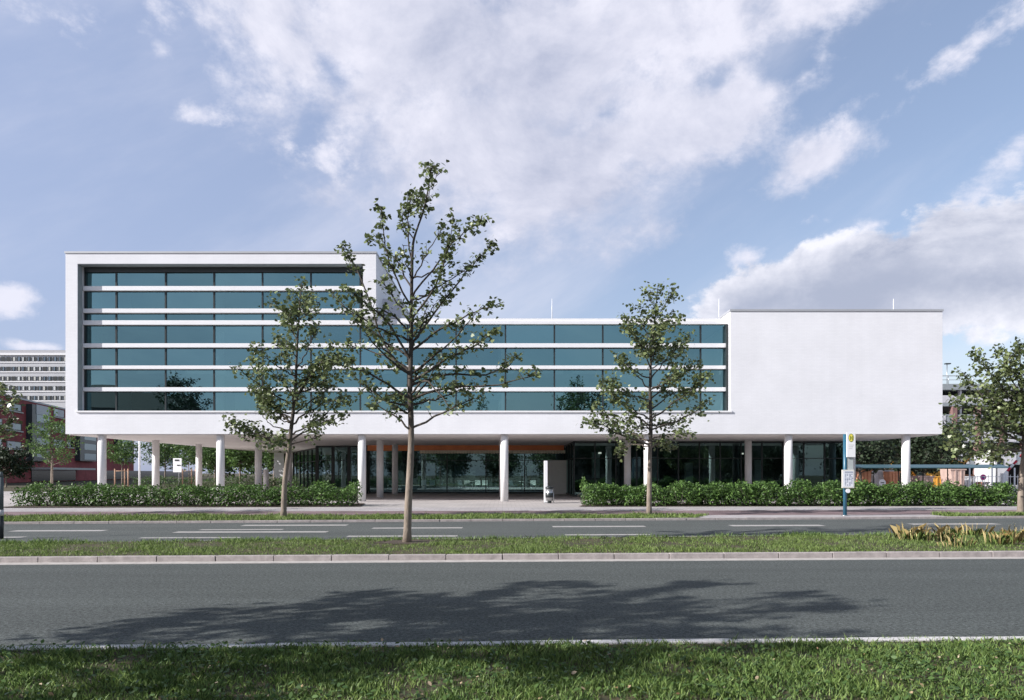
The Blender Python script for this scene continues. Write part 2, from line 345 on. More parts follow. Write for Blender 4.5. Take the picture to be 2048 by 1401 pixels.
def asphalt(name, base, rough=.8):
    m = bpy.data.materials.new(name); m.use_nodes = True; nt = m.node_tree; N = nt.nodes; L = nt.links
    b = N['Principled BSDF']; b.inputs['Roughness'].default_value = rough; b.inputs['Specular IOR Level'].default_value = .35
    tc = N.new('ShaderNodeTexCoord')
    def no(sc, det, st=None):
        n = N.new('ShaderNodeTexNoise'); n.inputs['Scale'].default_value = sc; n.inputs['Detail'].default_value = det; n.inputs['Roughness'].default_value = .7
        if st:
            mp = N.new('ShaderNodeMapping'); mp.inputs['Scale'].default_value = st; L.new(tc.outputs['Object'], mp.inputs[0]); L.new(mp.outputs[0], n.inputs['Vector'])
        else: L.new(tc.outputs['Object'], n.inputs['Vector'])
        return n.outputs['Fac']
    def mr(a, lo, hi, o0, o1):
        n = N.new('ShaderNodeMapRange'); L.new(a, n.inputs[0]); n.inputs[1].default_value = lo; n.inputs[2].default_value = hi; n.inputs[3].default_value = o0; n.inputs[4].default_value = o1; return n.outputs[0]
    def mul(a, c):
        n = N.new('ShaderNodeMath'); n.operation = 'MULTIPLY'; L.new(a, n.inputs[0]); L.new(c, n.inputs[1]); return n.outputs[0]
    grain = mul(mr(no(80, 3), .34, .66, .3, 1.75), mr(no(26, 2), .3, .7, .35, 1.65)); big = mr(no(.5, 5, (.25, 2.2, 1)), .3, .7, .82, 1.15); mid = mr(no(5, 5), .3, .7, .9, 1.1)
    f = mul(mul(grain, big), mid)
    vm = N.new('ShaderNodeVectorMath'); vm.operation = 'SCALE'; vm.inputs[0].default_value = base; L.new(f, vm.inputs['Scale']); L.new(vm.outputs[0], b.inputs['Base Color'])
    bp = N.new('ShaderNodeBump'); bp.inputs['Strength'].default_value = .5; bp.inputs['Distance'].default_value = .006
    L.new(no(110, 2), bp.inputs['Height']); L.new(bp.outputs[0], b.inputs['Normal'])
    MATS[name] = m; return m
M_asph = asphalt('asphalt', (.078,.087,.084))
M_asph2 = asphalt('asphalt_far', (.092,.101,.098))
M_pave = brickmat('pale_paving', (.50,.46,.45), (.45,.42,.41), (.33,.31,.30), bw=.4, bh=.2, ms=.012, axis='XY', dirt=.12)
M_bike = brickmat('red_paving', (.27,.19,.20), (.23,.16,.17), (.17,.13,.13), bw=.2, bh=.1, ms=.008, axis='XY', dirt=.35)
M_foot = brickmat('footway_paving', (.46,.43,.44), (.42,.39,.40), (.30,.28,.28), bw=.5, bh=.5, ms=.012, axis='XY', dirt=.15)

# ------------------------------------------------------------ setting
ZF = .06
def fE1(x): return 6.04 + .0396*x         # near kerb, road side
def fE2(x): return 12.43 + .047*x         # median kerb foot
def fE3(x): xc = max(-25, min(25, x)); return 15.75 + .10*xc + .047*(x-xc)
def fE4(x): xc = max(-25, min(25, x)); return 22.35 + .085*xc + .047*(x-xc)
def fE5(x): return 24.35 + .035*x
def fE6(x): return 27.4 + .035*x
def fE7(x): return 30.0 + .03*x
def off(f, d): return lambda x: f(x)+d
def strip(name, f0, f1, z, m, x0=-90, x1=90, dx=2.0, skirt=.12, rows=1, zf=None):
    b = MB(); n = max(1, int(round((x1-x0)/dx))); xs = [x0+(x1-x0)*i/n for i in range(n+1)]
    for i in range(n):
        a, c = xs[i], xs[i+1]
        b.quad((a, f0(a), z), (c, f0(c), z), (c, f1(c), z), (a, f1(a), z))
        if skirt:
            b.quad((a, f0(a), z-skirt), (c, f0(c), z-skirt), (c, f0(c), z), (a, f0(a), z))
            b.quad((c, f1(c), z-skirt), (a, f1(a), z-skirt), (a, f1(a), z), (c, f1(c), z))
    return tag(b.build(name, m), kind='structure')
g = MB(); g.quad((-900, -300, -.03), (900, -300, -.03), (900, 1500, -.03), (-900, 1500, -.03)); tag(g.build('ground', M_turf), kind='structure')
strip('near_road', lambda x: fE1(x)-.02, off(fE2, -.27), 0.0, M_asph, skirt=0)
strip('far_road', off(fE3, -.02), off(fE4, .02), 0.0, M_asph2, skirt=0)
strip('near_verge', lambda x: -60, off(fE1, -.1), .085, M_turf)
strip('median', off(fE2, .12), off(fE3, -.1), .09, M_turf)
def kerb(name, f0, w, z, m, L=1.0, x0=-45, x1=45, z0=-.02):
    b = MB(); x = x0; k = 0
    while x < x1:
        a, c = x+.006, x+L-.006; j = random.uniform(-.006, .006); h = random.uniform(-.004, .004)
        p = [(a, f0(a)+j, 0), (c, f0(c)+j, 0), (c, f0(c)+w+j, 0), (a, f0(a)+w+j, 0)]
        n = len(b.v); b.v += [(q[0], q[1], z0) for q in p]+[(q[0], q[1], z+h) for q in p]
        b.f += [(n,n+3,n+2,n+1),(n+4,n+5,n+6,n+7),(n,n+1,n+5,n+4),(n+1,n+2,n+6,n+5),(n+2,n+3,n+7,n+6),(n+3,n,n+4,n+7)]; b.sm += [False]*6
        x += L; k += 1
    return tag(b.build(name, m, bevel=.008), kind='structure')
kerb('near_kerb', off(fE1, -.1), .1, .10, M_kerbw)
kerb('median_kerb', fE2, .13, .10, M_kerb)
strip('gutter', off(fE2, -.27), off(fE2, -.003), .006, M_gut, -45, 45, 1.5, .03)
kerb('median_back_kerb', off(fE3, -.1), .1, .085, M_kerbw)
kerb('footway_kerb', fE4, .13, ZF+.01, M_kerb)
strip('forecourt', off(fE7, 0), lambda x: 84, ZF, M_pave, -120, 120, 10)
strip('footway', off(fE6, 0), fE7, ZF+.002, M_foot)
strip('cycle_path', fE5, fE6, ZF, M_bike)
strip('bus_stop_platform', off(fE4, .13), fE5, ZF, M_foot, 6.6, 15.2, 1)
strip('grass_strip_bed', off(fE4, .13), fE5, ZF-.005, M_turf, -60, 6.6, 2)
strip('grass_strip_bed', off(fE4, .13), fE5, ZF-.005, M_turf, 15.2, 60, 2)
# planting beds under the hedges
b = MB(); b.quad((-21.5, 29.6, ZF+.03), (-6.2, 30.6, ZF+.03), (-6.6, 33.6, ZF+.03), (-21.5, 33.2, ZF+.03)); b.quad((3.3, 30.6, ZF+.03), (23, 31.4, ZF+.03), (23, 33.6, ZF+.03), (4.2, 33.6, ZF+.03)); tag(b.build('planting_bed', M_soil), kind='structure')
# grass plot far behind left
b = MB(); b.quad((-60, 56, ZF+.01), (-21.5, 56, ZF+.01), (-14, 90, ZF+.01), (-60, 90, ZF+.01)); tag(b.build('lawn', M_turf), kind='structure')
# road markings (px ranges on the far road)
b = MB()
for x0, x1, y, w in ((25,210,1062.5,3), (0,48,1075.5,2.5), (280,480,1076.5,2), (350,655,1065,3), (485,695,1051.5,2.6), (400,566,1060.2,1.8), (695,915,1073.3,2.8),
                     (745,925,1057,2.5), (1105,1290,1054,2.6), (1130,1300,1070.5,2.5), (1460,1645,1052,3), (1820,1995,1049,2.5)):
    a = G(x0, y); c = G(x1, y-.6); w = w*a[1]/F*(a[1]/CH)*.42; z = .004
    b.quad((a[0], a[1]-w, z), (c[0], c[1]-w, z), (c[0], c[1]+w, z), (a[0], a[1]+w, z))
tag(b.build('road_markings', M_mark), kind='structure')

# grass blades
def lumps(x, y, s=1.0):
    return mnoise.noise(Vector((x*s, y*s, 3.1)))
def grass(name, x0, x1, f0, f1, z, n, h, w, m, seed, hv=.5, clump=.9, cs=1.2, mask=None, kindlabel='structure'):
    rng = np.random.default_rng(seed)
    x = rng.uniform(x0, x1, n); y = np.array([f0(a)+(f1(a)-f0(a))*t for a, t in zip(x, rng.uniform(0, 1, n))])
    k = np.array([lumps(a, c, cs)*.6+lumps(a+50, c, cs*3.1)*.4 for a, c in zip(x, y)])
    keep = rng.uniform(0, 1, n) < np.clip(.62+k*clump, .12, 1)
    if mask is not None: keep &= np.array([mask(a, c) for a, c in zip(x, y)])
    x, y, k = x[keep], y[keep], k[keep]; n = len(x)
    H = h*(1+hv*rng.normal(size=n)*.6)*(1+np.clip(k, -.5, .6)*.9); H = np.clip(H, h*.25, h*2.4)
    th = rng.uniform(0, 2*pi, n); ln = rng.uniform(.15, .9, n)*H; lt = rng.uniform(0, 2*pi, n)
    ww = w*rng.uniform(.6, 1.5, n)
    B = np.stack([x, y, np.full(n, z)], 1); S = np.stack([np.cos(th), np.sin(th), np.zeros(n)], 1)*ww[:, None]*.5
    D = np.stack([np.cos(lt), np.sin(lt), np.zeros(n)], 1)
    up = np.array([0, 0, 1.])
    m1 = B+up*(H*.55)[:, None]+D*(ln*.3)[:, None]; t = B+up*H[:, None]+D*ln[:, None]
    V = np.stack([B-S, B+S, m1+S*.8, t, m1-S*.8], 1).reshape(-1, 3)
    return npmesh(name, V, 5, m)
tag(grass('verge_grass', -9, 9, lambda x: 2.9, off(fE1, -.22), .08, 210000, .040, .0075, M_grass, 1, clump=2.0, cs=2.2), 'rough green grass on the verge in the foreground', 'grass', kind='stuff')
tag(grass('verge_grass_dry', -9, 9, lambda x: 2.9, off(fE1, -.1), .08, 90000, .042, .0085, M_grass2, 2, clump=2.4, cs=1.3), 'paler dry grass blades mixed into the foreground verge', 'grass', kind='stuff')
rng = np.random.default_rng(77); n = 900
x = rng.uniform(-8, 8, n); y = rng.uniform(3, 6.0, n); pts = np.stack([x, y, rng.uniform(.10, .135, n)], 1)
tag(npmesh('fallen_leaves', leaves(pts, .028, LEAF_OVAL, 0, 1.2, .6, rng), 6, mat('dead_leaf', (.22,.12,.05), .8, island=1, var=1, col2=(.62,.50,.36))), 'pale dead leaves and litter scattered in the foreground grass', 'fallen leaves', kind='stuff')
tag(grass('kerb_weeds', -8, 8, off(fE1, -.2), off(fE1, -.02), .085, 4500, .035, .005, M_grass2, 21, clump=2.6, cs=1.9), 'straggling grass growing over the near kerb edge', 'grass', kind='stuff')
# broad weed leaves in the foreground
rng = np.random.default_rng(5); n = 26000
x = rng.uniform(-8, 8, n); y = rng.uniform(3, 5.9, n); kk = np.array([lumps(a+9, c, 1.7) for a, c in zip(x, y)]); q = rng.uniform(-.5, .5, n) < kk
pts = np.stack([x, y, rng.uniform(.09, .15, n)], 1)[q]
tag(npmesh('clover', leaves(pts, .04, LEAF_OVAL, 0, 1.5), 6, M_leafg), 'low broad-leaved weeds among the foreground grass', 'weeds', kind='stuff')
tmask = lambda a, c: (a+1.95)**2/.9+(c-14.7)**2/.35 > .6+.4*lumps(a*3, c*3)
tag(grass('median_grass', -17, 19, off(fE2, .12), off(fE3, -.06), .08, 150000, .045, .009, M_grass2, 3, clump=1.3, cs=.8, mask=tmask), 'mown grass covering the strip between the two roads', 'grass', kind='stuff')
tag(grass('median_grass_edge', -17, 19, off(fE3, -.45), off(fE3, -.03), .08, 9000, .075, .010, M_grass, 33, clump=2.4, cs=.8), 'taller grass along the back edge of the strip between the roads', 'grass', kind='stuff')
sm_ = lambda a, c: not (6.6+(c-23.5)*.6 < a < 15.2)
tag(grass('strip_grass', -20, 22, off(fE4, .14), fE5, .05, 70000, .09, .018, M_grass2, 4, clump=1.0, cs=.7, mask=sm_), 'narrow strip of grass between the far kerb and the red path', 'grass', kind='stuff')
# soil disc round the main tree
b = MB(); nn_ = 26
b.quad(*[(-1.95+(.75+.18*sin(k*2.3)+.1*sin(k*5.1))*cos(2*pi*k/nn_), 14.7+(.42+.1*sin(k*3.3))*sin(2*pi*k/nn_), .098) for k in range(nn_)]); tag(b.build('tree_pit_soil', M_soil), kind='structure')

# ------------------------------------------------------------ trees
def spline(pts, n):
    pts = [Vector(p) for p in pts]
    if len(pts) == 2: return [pts[0].lerp(pts[1], i/n) for i in range(n+1)]
    out = []; segs = len(pts)-1
    for i in range(n+1):
        t = i/n*segs; k = min(int(t), segs-1); f = t-k
        p0, p1, p2, p3 = pts[max(k-1,0)], pts[k], pts[k+1], pts[min(k+2, segs)]
        out.append(.5*((2*p1)+(p2-p0)*f+(2*p0-5*p1+4*p2-p3)*f*f+(3*p1-p0-3*p2+p3)*f**3))
    return out
def tree(name, label, leader, limbs, r0, leafsize, templ, mleaf, mbark=None, ntwig=7, nleaf=9, twiglen=.5, seed=1, group=None, fill=0, spread=.11, leafstart=.25, cat='tree', z0=None, clumps=0.0):
    """leader: world points; limbs: list of world polylines starting on the leader"""
    rs = random.Random(seed); rng = np.random.default_rng(seed)
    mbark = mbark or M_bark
    base = Vector(leader[0]); root = thing(name, label, cat, tuple(base), group)
    L_ = spline(leader, 30); H = L_[-1].z-L_[0].z
    rad = [r0*(1-.88*((p.z-L_[0].z)/H))*(1.25 if i == 0 else 1) + rs.uniform(-.03, .03)*r0 for i, p in enumerate(L_)]
    b = MB(); b.tube(L_, rad, 10); tw = MB(); lp = []
    def radat(z): return r0*(1-.88*max(0, min(1, (z-L_[0].z)/H)))
    def cluster(p, n, s):
        for _ in range(n):
            lp.append((p.x+rs.gauss(0, s), p.y+rs.gauss(0, s), p.z+rs.gauss(0, s)-.02))
    allb = []
    for lb in limbs: allb.append((lb, 1.0))
    lz = [l[0].z if isinstance(l[0], Vector) else l[0][2] for l in limbs] or [L_[10].z]
    zlo = min(lz)
    for k in range(fill):
        z = rs.uniform(zlo+.2, L_[-1].z-.15*H); i = min(range(31), key=lambda j: abs(L_[j].z-z)); s = L_[i]
        a = k*2.39996+rs.uniform(-.5, .5); ln = (.12+.24*(1-(z-zlo)/(L_[-1].z-zlo+.01)))*(L_[-1].z-zlo)*rs.uniform(.6, 1.1)
        e = s+Vector((cos(a)*ln, sin(a)*ln*.9, ln*rs.uniform(.35, .9)))
        allb.append(([s, s.lerp(e, .5)+Vector((0, 0, -.06*ln)), e], .7))
    for pl, dens in allb:
        sp = spline(pl, 12)
        for i in range(1, 12): sp[i] = sp[i]+Vector((rs.gauss(0, .02), rs.gauss(0, .02), rs.gauss(0, .02)))*min(1, twiglen*2)
        r1 = min(radat(sp[0].z)*.55, .012+r0*.32*(sum((sp[i+1]-sp[i]).length for i in range(12))/(H*.4)))
        b.tube(sp, [r1*(1-.85*i/12)+.002 for i in range(13)], 6, False)
        ln = sum((sp[i+1]-sp[i]).length for i in range(12))
        nt = max(3, int(ntwig*dens*ln))
        for k in range(nt):
            t = leafstart+(1-leafstart)*(k+rs.random())/nt
            if clumps and mnoise.noise(Vector((t*4*ln, seed, sp[6].x*3))) < clumps-.5 and t < .85: continue
            i = min(11, int(t*12)); p = sp[i].lerp(sp[i+1], t*12-i); d = (sp[i+1]-sp[i]).normalized()
            q = (d*.6+Vector((rs.gauss(0, .7), rs.gauss(0, .7), rs.gauss(.25, .5)))).normalized()*twiglen*rs.uniform(.35, 1)*(1.1-.5*t)
            e = p+q; m_ = p+q*.5+Vector((0, 0, .05*twiglen))
            tw.tube([p, m_, e], [.006+.003*r0/.1, .005, .003], 4, False)
            nl = max(2, int(nleaf*rs.uniform(.5, 1.4)))
            for j in range(nl):
                f = rs.uniform(.35, 1.05); cluster(p.lerp(e, f), 1, spread*rs.uniform(.5, 1))
    # leader top leaves
    for k in range(int(6*ntwig/3)):
        f = rs.uniform(.72, 1); i = min(29, int(f*30)); p = L_[i].lerp(L_[i+1], f*30-i); q = Vector((rs.gauss(0, 1), rs.gauss(0, 1), rs.uniform(.2, 1))).normalized()*twiglen*.5
        tw.tube([p, p+q], [.006, .003], 4, False)
        for j in range(nleaf//2+1): cluster(p+q*rs.uniform(.4, 1), 1, spread*.8)
    b.v += []; n0 = len(b.v); b.f += [tuple(i+n0 for i in f) for f in tw.f]; b.v += tw.v; b.sm += tw.sm
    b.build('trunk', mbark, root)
    npmesh('crown', leaves(np.array(lp), leafsize, templ, .5, .35, .35, rng), len(templ), mleaf, root)
    return root
def pxline(pts, Y, d0=0, d1=0):
    n = len(pts); return [P(p[0], p[1], Y+d0+(d1-d0)*i/max(1, n-1)) for i, p in enumerate(pts)]
def pxtree(name, label, Y, leader, limbs, seed, z0, depth=1.2, **kw):
    rs = random.Random(seed+100)
    lead = [Vector(P(x, y, Y)) for x, y in leader]; lead[0].z = z0
    def on(y):
        for a, c in zip(leader[:-1], leader[1:]):
            if a[1] >= y >= c[1]: t = (a[1]-y)/(a[1]-c[1]); return (a[0]+(c[0]-a[0])*t, y)
        return leader[-1]
    LB = []
    for lb in limbs:
        y0 = lb[0]; pts = [on(y0)]+list(lb[1:]); dd = rs.uniform(-1, 1)*depth
        LB.append([Vector(P(p[0], p[1], Y+dd*(i/(len(pts)-1))**.8)) for i, p in enumerate(pts)])
    return tree(name, label, lead, LB, seed=seed, **kw)
pxtree('street_tree', 'tall slender young tree with sparse crown standing in the grass median', 14.7,
    [(814,1100),(817,1000),(822,900),(822,840),(820,780),(822,700),(823,600),(825,500),(832,465),(846,425),(855,385),(861,350),(862,334)],
    [(400,(858,368),(863,338)), (410,(862,380),(874,344)), (425,(838,408),(828,388)), (857,(885,826),(925,808),(962,792)), (862,(795,838),(762,812),(735,775)), (745,(770,690),(722,560),(682,492)), (722,(770,640),(720,600),(698,580)),
     (620,(785,540),(768,480),(763,418)), (530,(815,450),(822,390)), (640,(870,570),(895,500),(908,438)), (690,(890,600),(945,530),(983,490)),
     (702,(890,655),(950,625),(1000,607)), (600,(880,520),(930,465),(962,442)), (765,(900,715),(955,690),(988,662)), (800,(900,775),(1000,770),(1072,748)),
     (770,(890,752),(990,745),(1035,712)), (740,(770,712),(692,690)), (800,(760,760),(700,735),(655,728)), (812,(880,795),(945,775)), (665,(770,620),(715,625)),
     (580,(790,520),(738,475)), (815,(770,800),(720,760)), (700,(850,640),(880,600)), (650,(790,600),(760,560)), (560,(860,500),(890,450)), (780,(840,740),(880,700)),
     (790,(850,760),(880,790),(900,820)), (825,(790,790),(745,815)), (480,(805,440),(822,400))],
    seed=11, z0=.06, depth=1.1, r0=.085, leafsize=.078, templ=LEAF_LOBED, mleaf=M_leaf, ntwig=10, nleaf=9, twiglen=.36, fill=13, spread=.075, leafstart=.22, clumps=.34, group='street trees along the road')
pxtree('street_tree', 'leaning narrow tree in the far grass strip in front of the left window front', 23.1,
    [(567,1042),(570,960),(578,900),(582,860),(590,790),(593,720),(597,650),(600,600),(604,566)],
    [(895,(520,872),(478,860),(461,842)), (890,(540,880),(500,850)), (850,(540,800),(508,720)), (840,(540,810),(505,775)), (760,(570,720),(552,675)), (690,(580,650),(574,630)),
     (800,(640,730),(692,716)), (780,(630,740),(665,690)), (850,(640,810),(694,800)), (870,(630,850),(684,832)), (890,(620,880),(642,872)), (830,(640,790),(668,772)),
     (740,(615,700),(632,650)), (860,(540,850),(520,820)), (800,(560,760),(535,740)), (650,(590,620),(590,590)), (640,(612,620),(618,590)), (880,(560,880),(530,890)), (820,(610,770),(640,760))],
    seed=12, z0=.05, depth=1.2, r0=.10, leafsize=.105, templ=LEAF_LOBED, mleaf=M_leaf, ntwig=9, nleaf=14, twiglen=.5, fill=18, spread=.14, leafstart=.25, clumps=.25, group='street trees along the road')
pxtree('street_tree', 'straight young tree with conical crown in the far grass strip before the recessed glazing', 24.3,
    [(1298,1034),(1299,960),(1300,900),(1302,850),(1300,780),(1303,700),(1310,640),(1313,600),(1316,574)],
    [(890,(1240,870),(1205,850),(1180,845)), (885,(1240,855),(1190,812)), (895,(1265,890),(1240,902)), (740,(1280,690),(1252,637)), (690,(1285,650),(1262,645)), (640,(1330,610),(1343,586)),
     (760,(1340,710),(1372,680)), (800,(1350,760),(1396,726)), (840,(1370,790),(1413,752)), (860,(1380,830),(1413,808)), (880,(1340,870),(1378,868)), (800,(1250,790),(1217,762)),
     (840,(1250,810),(1222,785)), (780,(1270,750),(1243,718)), (620,(1300,600),(1292,578)), (895,(1320,888),(1345,895)), (820,(1340,790),(1380,780)), (680,(1320,660),(1335,640)),
     (860,(1270,850),(1248,838)), (850,(1330,850),(1366,836)), (870,(1290,850),(1260,870))],
    seed=13, z0=.05, depth=1.3, r0=.095, leafsize=.105, templ=LEAF_LOBED, mleaf=M_leaf, ntwig=9, nleaf=13, twiglen=.5, fill=16, spread=.14, leafstart=.25, clumps=.25, group='street trees along the road')
pxtree('street_tree', 'spreading street tree at the right edge in front of the car park', 24.9,
    [(2041,1033),(2043,960),(2048,900),(2046,830),(2043,780),(2040,720),(2036,690)],
    [(900,(1990,900),(1930,905),(1905,860)), (890,(2000,860),(1960,850),(1925,845)), (870,(1990,820),(1925,745)), (830,(2000,770),(1950,712)), (800,(2015,740),(2000,700)), (860,(1970,830),(1915,800)),
     (900,(1990,905),(1950,890)), (850,(2090,800),(2130,760)), (880,(2100,860),(2160,840)), (820,(2070,750),(2090,700)), (840,(1990,800),(1965,770)), (895,(2010,900),(1990,920)), (780,(2020,720),(2036,705)), (870,(2090,830),(2140,800)), (845,(2010,810),(1980,790)), (880,(1970,870),(1945,860))],
    seed=14, z0=.05, depth=1.5, r0=.11, leafsize=.115, templ=LEAF_LOBED, mleaf=M_leaf, ntwig=9, nleaf=14, twiglen=.55, fill=20, spread=.16, leafstart=.2, clumps=.2, group='street trees along the road')
pxtree('street_tree', 'street tree beyond the left edge with only its leafy branch tips showing', 24.0,
    [(-62,1040),(-60,960),(-58,900),(-60,840),(-60,760),(-58,690)],
    [(880,(-20,860),(40,838)), (860,(-10,830),(30,800)), (900,(-20,880),(12,862)), (830,(-25,790),(10,772)), (870,(-90,840),(-130,820)), (840,(-90,800),(-120,760)), (800,(-40,760),(-20,720))],
    seed=15, z0=.05, depth=1.3, r0=.1, leafsize=.13, templ=LEAF_LOBED, mleaf=M_leaf, ntwig=6, nleaf=9, twiglen=.5, fill=14, spread=.12, leafstart=.25, group='street trees along the road')
# auto crown for other trees
def auto(name, label, base, h, cr, cz, seed, n=22, mleaf=None, leafsize=.16, r0=.1, **kw):
    rs = random.Random(seed); x, y, z = base
    lead = [Vector((x+rs.gauss(0, .03)*h*.2*(i > 0), y, z+h*i/6)) for i in range(7)]
    LB = []; zb = z+cz
    for k in range(n):
        f = (k+.5)/n; zz = zb+(z+h*.93-zb)*f*.8; a = k*2.39996
        w = cr*math.sqrt(max(.05, 1-((f-.35)/.72)**2)) if f < .98 else cr*.3
        i = min(5, int((zz-z)/h*6)); s = lead[i].lerp(lead[i+1], (zz-z)/h*6-i)
        e = s+Vector((cos(a)*w, sin(a)*w, w*rs.uniform(.25, .7)))
        LB.append([s, s.lerp(e, .5)+Vector((0, 0, -.08*w)), e])
    kw.setdefault('ntwig', 5); kw.setdefault('nleaf', 10); kw.setdefault('twiglen', .3*cr); kw.setdefault('spread', .1*cr)
    return tree(name, label, lead, LB, r0, leafsize, LEAF_OVAL, mleaf or M_leafg, seed=seed, **kw)
# trees behind the camera side, out of frame: they throw the shadows on the road and show in the glass
auto('street_tree', 'street tree outside the left edge throwing its shadow on the near road', (-9.7, 3.5, .08), 7.5, 2.35, 3.15, 31, n=38, mleaf=M_leaf, leafsize=.19, ntwig=5.5, nleaf=15, twiglen=.55, spread=.13, clumps=.42)
auto('street_tree', 'second street tree outside the left edge shading the verge', (-15.5, -1.5, .08), 6.3, 1.6, 2.4, 32, n=20, mleaf=M_leaf, leafsize=.2, ntwig=6, nleaf=11, twiglen=.7, spread=.22)
auto('street_tree', 'tree behind the viewer on the near verge mirrored in the glass', (8.6, -3.5, .08), 12, 2.8, 4, 33, n=26, mleaf=M_leafd, leafsize=.24, ntwig=5, nleaf=9)
auto('street_tree', 'tall tree beyond the left edge mirrored in the glass', (-33, 2, .08), 12.2, 2.6, 5, 34, n=26, mleaf=M_leafd, leafsize=.24, ntwig=5, nleaf=9)
# background trees
def row(name, label, group, spots, h, cr, cz, seed, m, ls=.42, labs=None):
    pr = [auto(name, label, (0, 0, 0), h, cr, cz, seed+k, n=26, mleaf=m, mbark=M_barkd, leafsize=ls, r0=.16, ntwig=3.5, nleaf=16, spread=.2*cr, group=group) for k in range(2)]
    for i, (x, y, sc) in enumerate(spots):
        o = pr[i] if i < 2 else copy_tree(pr[i % 2]); o.location = (x, y, 0); o.rotation_euler = (0, 0, i*1.3); o.scale = (sc, sc, sc*(1+.08*sin(i*2.1)))
        if labs: o['label'] = labs[i]
row('street_tree', 'dense tree across the street behind the viewer', 'trees behind the viewer', [(x, -11-3*sin(x), .85+.12*sin(x*1.7)) for x in range(-64, 66, 8)], 7.5, 3.6, .9, 131, M_leafd)
row('garden_tree', 'leafy tree in the row at the far end of the garden', 'tree row at the far end of the garden', [(-44, 108, 1), (-36, 104, 1.1), (-28, 108, 1.0), (-20, 104, 1.15), (-12, 100, 1.1)], 8.5, 4.2, 1.2, 141, M_leafg, labs=['leafy tree far back in the garden, seen right of the white notice sign', 'leafy tree far back in the garden, seen beside the fourth stilt', 'leafy tree far back in the garden, seen left of the leaning street tree', 'leafy tree at the garden end behind the banner stand', 'rightmost leafy tree of the garden row, behind the glazed lobby'])
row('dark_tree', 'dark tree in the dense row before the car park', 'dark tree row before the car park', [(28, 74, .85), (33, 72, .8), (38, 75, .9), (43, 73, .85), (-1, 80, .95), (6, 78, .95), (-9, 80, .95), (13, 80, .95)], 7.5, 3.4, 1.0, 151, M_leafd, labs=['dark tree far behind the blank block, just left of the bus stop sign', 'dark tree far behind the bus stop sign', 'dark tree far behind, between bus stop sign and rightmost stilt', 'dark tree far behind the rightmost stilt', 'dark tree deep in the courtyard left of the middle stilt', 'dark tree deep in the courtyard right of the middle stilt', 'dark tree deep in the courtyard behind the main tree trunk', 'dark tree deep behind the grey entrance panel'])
auto('young_tree', 'bright green young tree before the red brick building, left of the white building', (PX(103, 46), 46, ZF), PZ(815, 46)-ZF, 1.45, 1.9, 41, n=26, leafsize=.16, r0=.09, ntwig=6)
auto('round_tree', 'dark round tree at the left edge before the red brick building', (PX(12, 70), 70, ZF), PZ(895, 70), 2.4, .9, 42, n=26, mleaf=M_leafd, leafsize=.3, r0=.1, ntwig=5)
def staked(px, Y, lab, seed, top=875, cr=1.35):
    auto('staked_tree', lab, (PX(px, Y), Y, ZF), PZ(top, Y)-ZF, cr, 2.1, seed, n=24, leafsize=.17, r0=.05, ntwig=6, group='young trees behind the stilts')
    t = thing('tree_stakes', 'three wooden stakes around '+lab, 'stakes', (PX(px, Y), Y, ZF), 'wooden tree stakes')
    for dx, dy in ((-.55, 0), (.55, 0), (0, .5)):
        bb = MB(); bb.cyl(PX(px, Y)+dx, Y+dy, ZF, PZ(938, Y), .055, 8); bb.build('stake', mat('stake_wood', (.45,.28,.19), .8, var=.2), t)
    bb = MB(); X = PX(px, Y); zt = PZ(940, Y)-.1
    bb.tube([(X-.55, Y, zt), (X+.55, Y, zt)], .03, 6); bb.tube([(X-.55, Y, zt), (X, Y+.5, zt)], .03, 6); bb.tube([(X+.55, Y, zt), (X, Y+.5, zt)], .03, 6); bb.build('crossbar', MATS['stake_wood'], t)
staked(243, 58, 'the young tree behind the leftmost front stilt', 51)
staked(378, 60, 'the young tree in the gap beside the white notice sign', 52)
for i, (px, Y, top, cr, lab) in enumerate(((480, 66, 878, 2.0, 'leafy green tree framed between the fourth and fifth stilts'), (548, 72, 880, 2.4, 'green tree behind the banner stand, left of the lobby glass'),
        (430, 84, 880, 2.6, 'green tree farther back between two stilts'), (330, 95, 870, 2.8, 'tree in front of the far end of the red building'), (600, 90, 860, 3, 'green tree behind the glazed lobby corner'))):
    auto('garden_tree', lab, (PX(px, Y), Y, ZF), PZ(top, Y), cr, 1.9, 60+i, n=26, leafsize=.26, r0=.12, ntwig=5, group='trees in the garden behind')
for i, (px, Y, top, cr, lab) in enumerate(((1720, 56, 862, 2.6, 'dark tree just right of the bus stop sign, behind the stilts'), (1775, 62, 850, 3.0, 'dark tree between the bus stop and the rightmost stilt'),
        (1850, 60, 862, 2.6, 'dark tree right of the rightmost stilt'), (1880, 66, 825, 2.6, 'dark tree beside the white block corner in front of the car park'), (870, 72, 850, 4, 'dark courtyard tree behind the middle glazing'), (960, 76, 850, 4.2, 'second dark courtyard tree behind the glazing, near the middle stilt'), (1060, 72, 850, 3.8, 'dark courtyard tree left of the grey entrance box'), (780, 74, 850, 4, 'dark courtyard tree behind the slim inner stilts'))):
    auto('dark_tree', lab, (PX(px, Y), Y, ZF), PZ(top, Y), cr, 1.4, 80+i, n=26, mleaf=M_leafd, mbark=M_barkd, leafsize=.28, r0=.14, ntwig=5, group='dark trees behind the building')

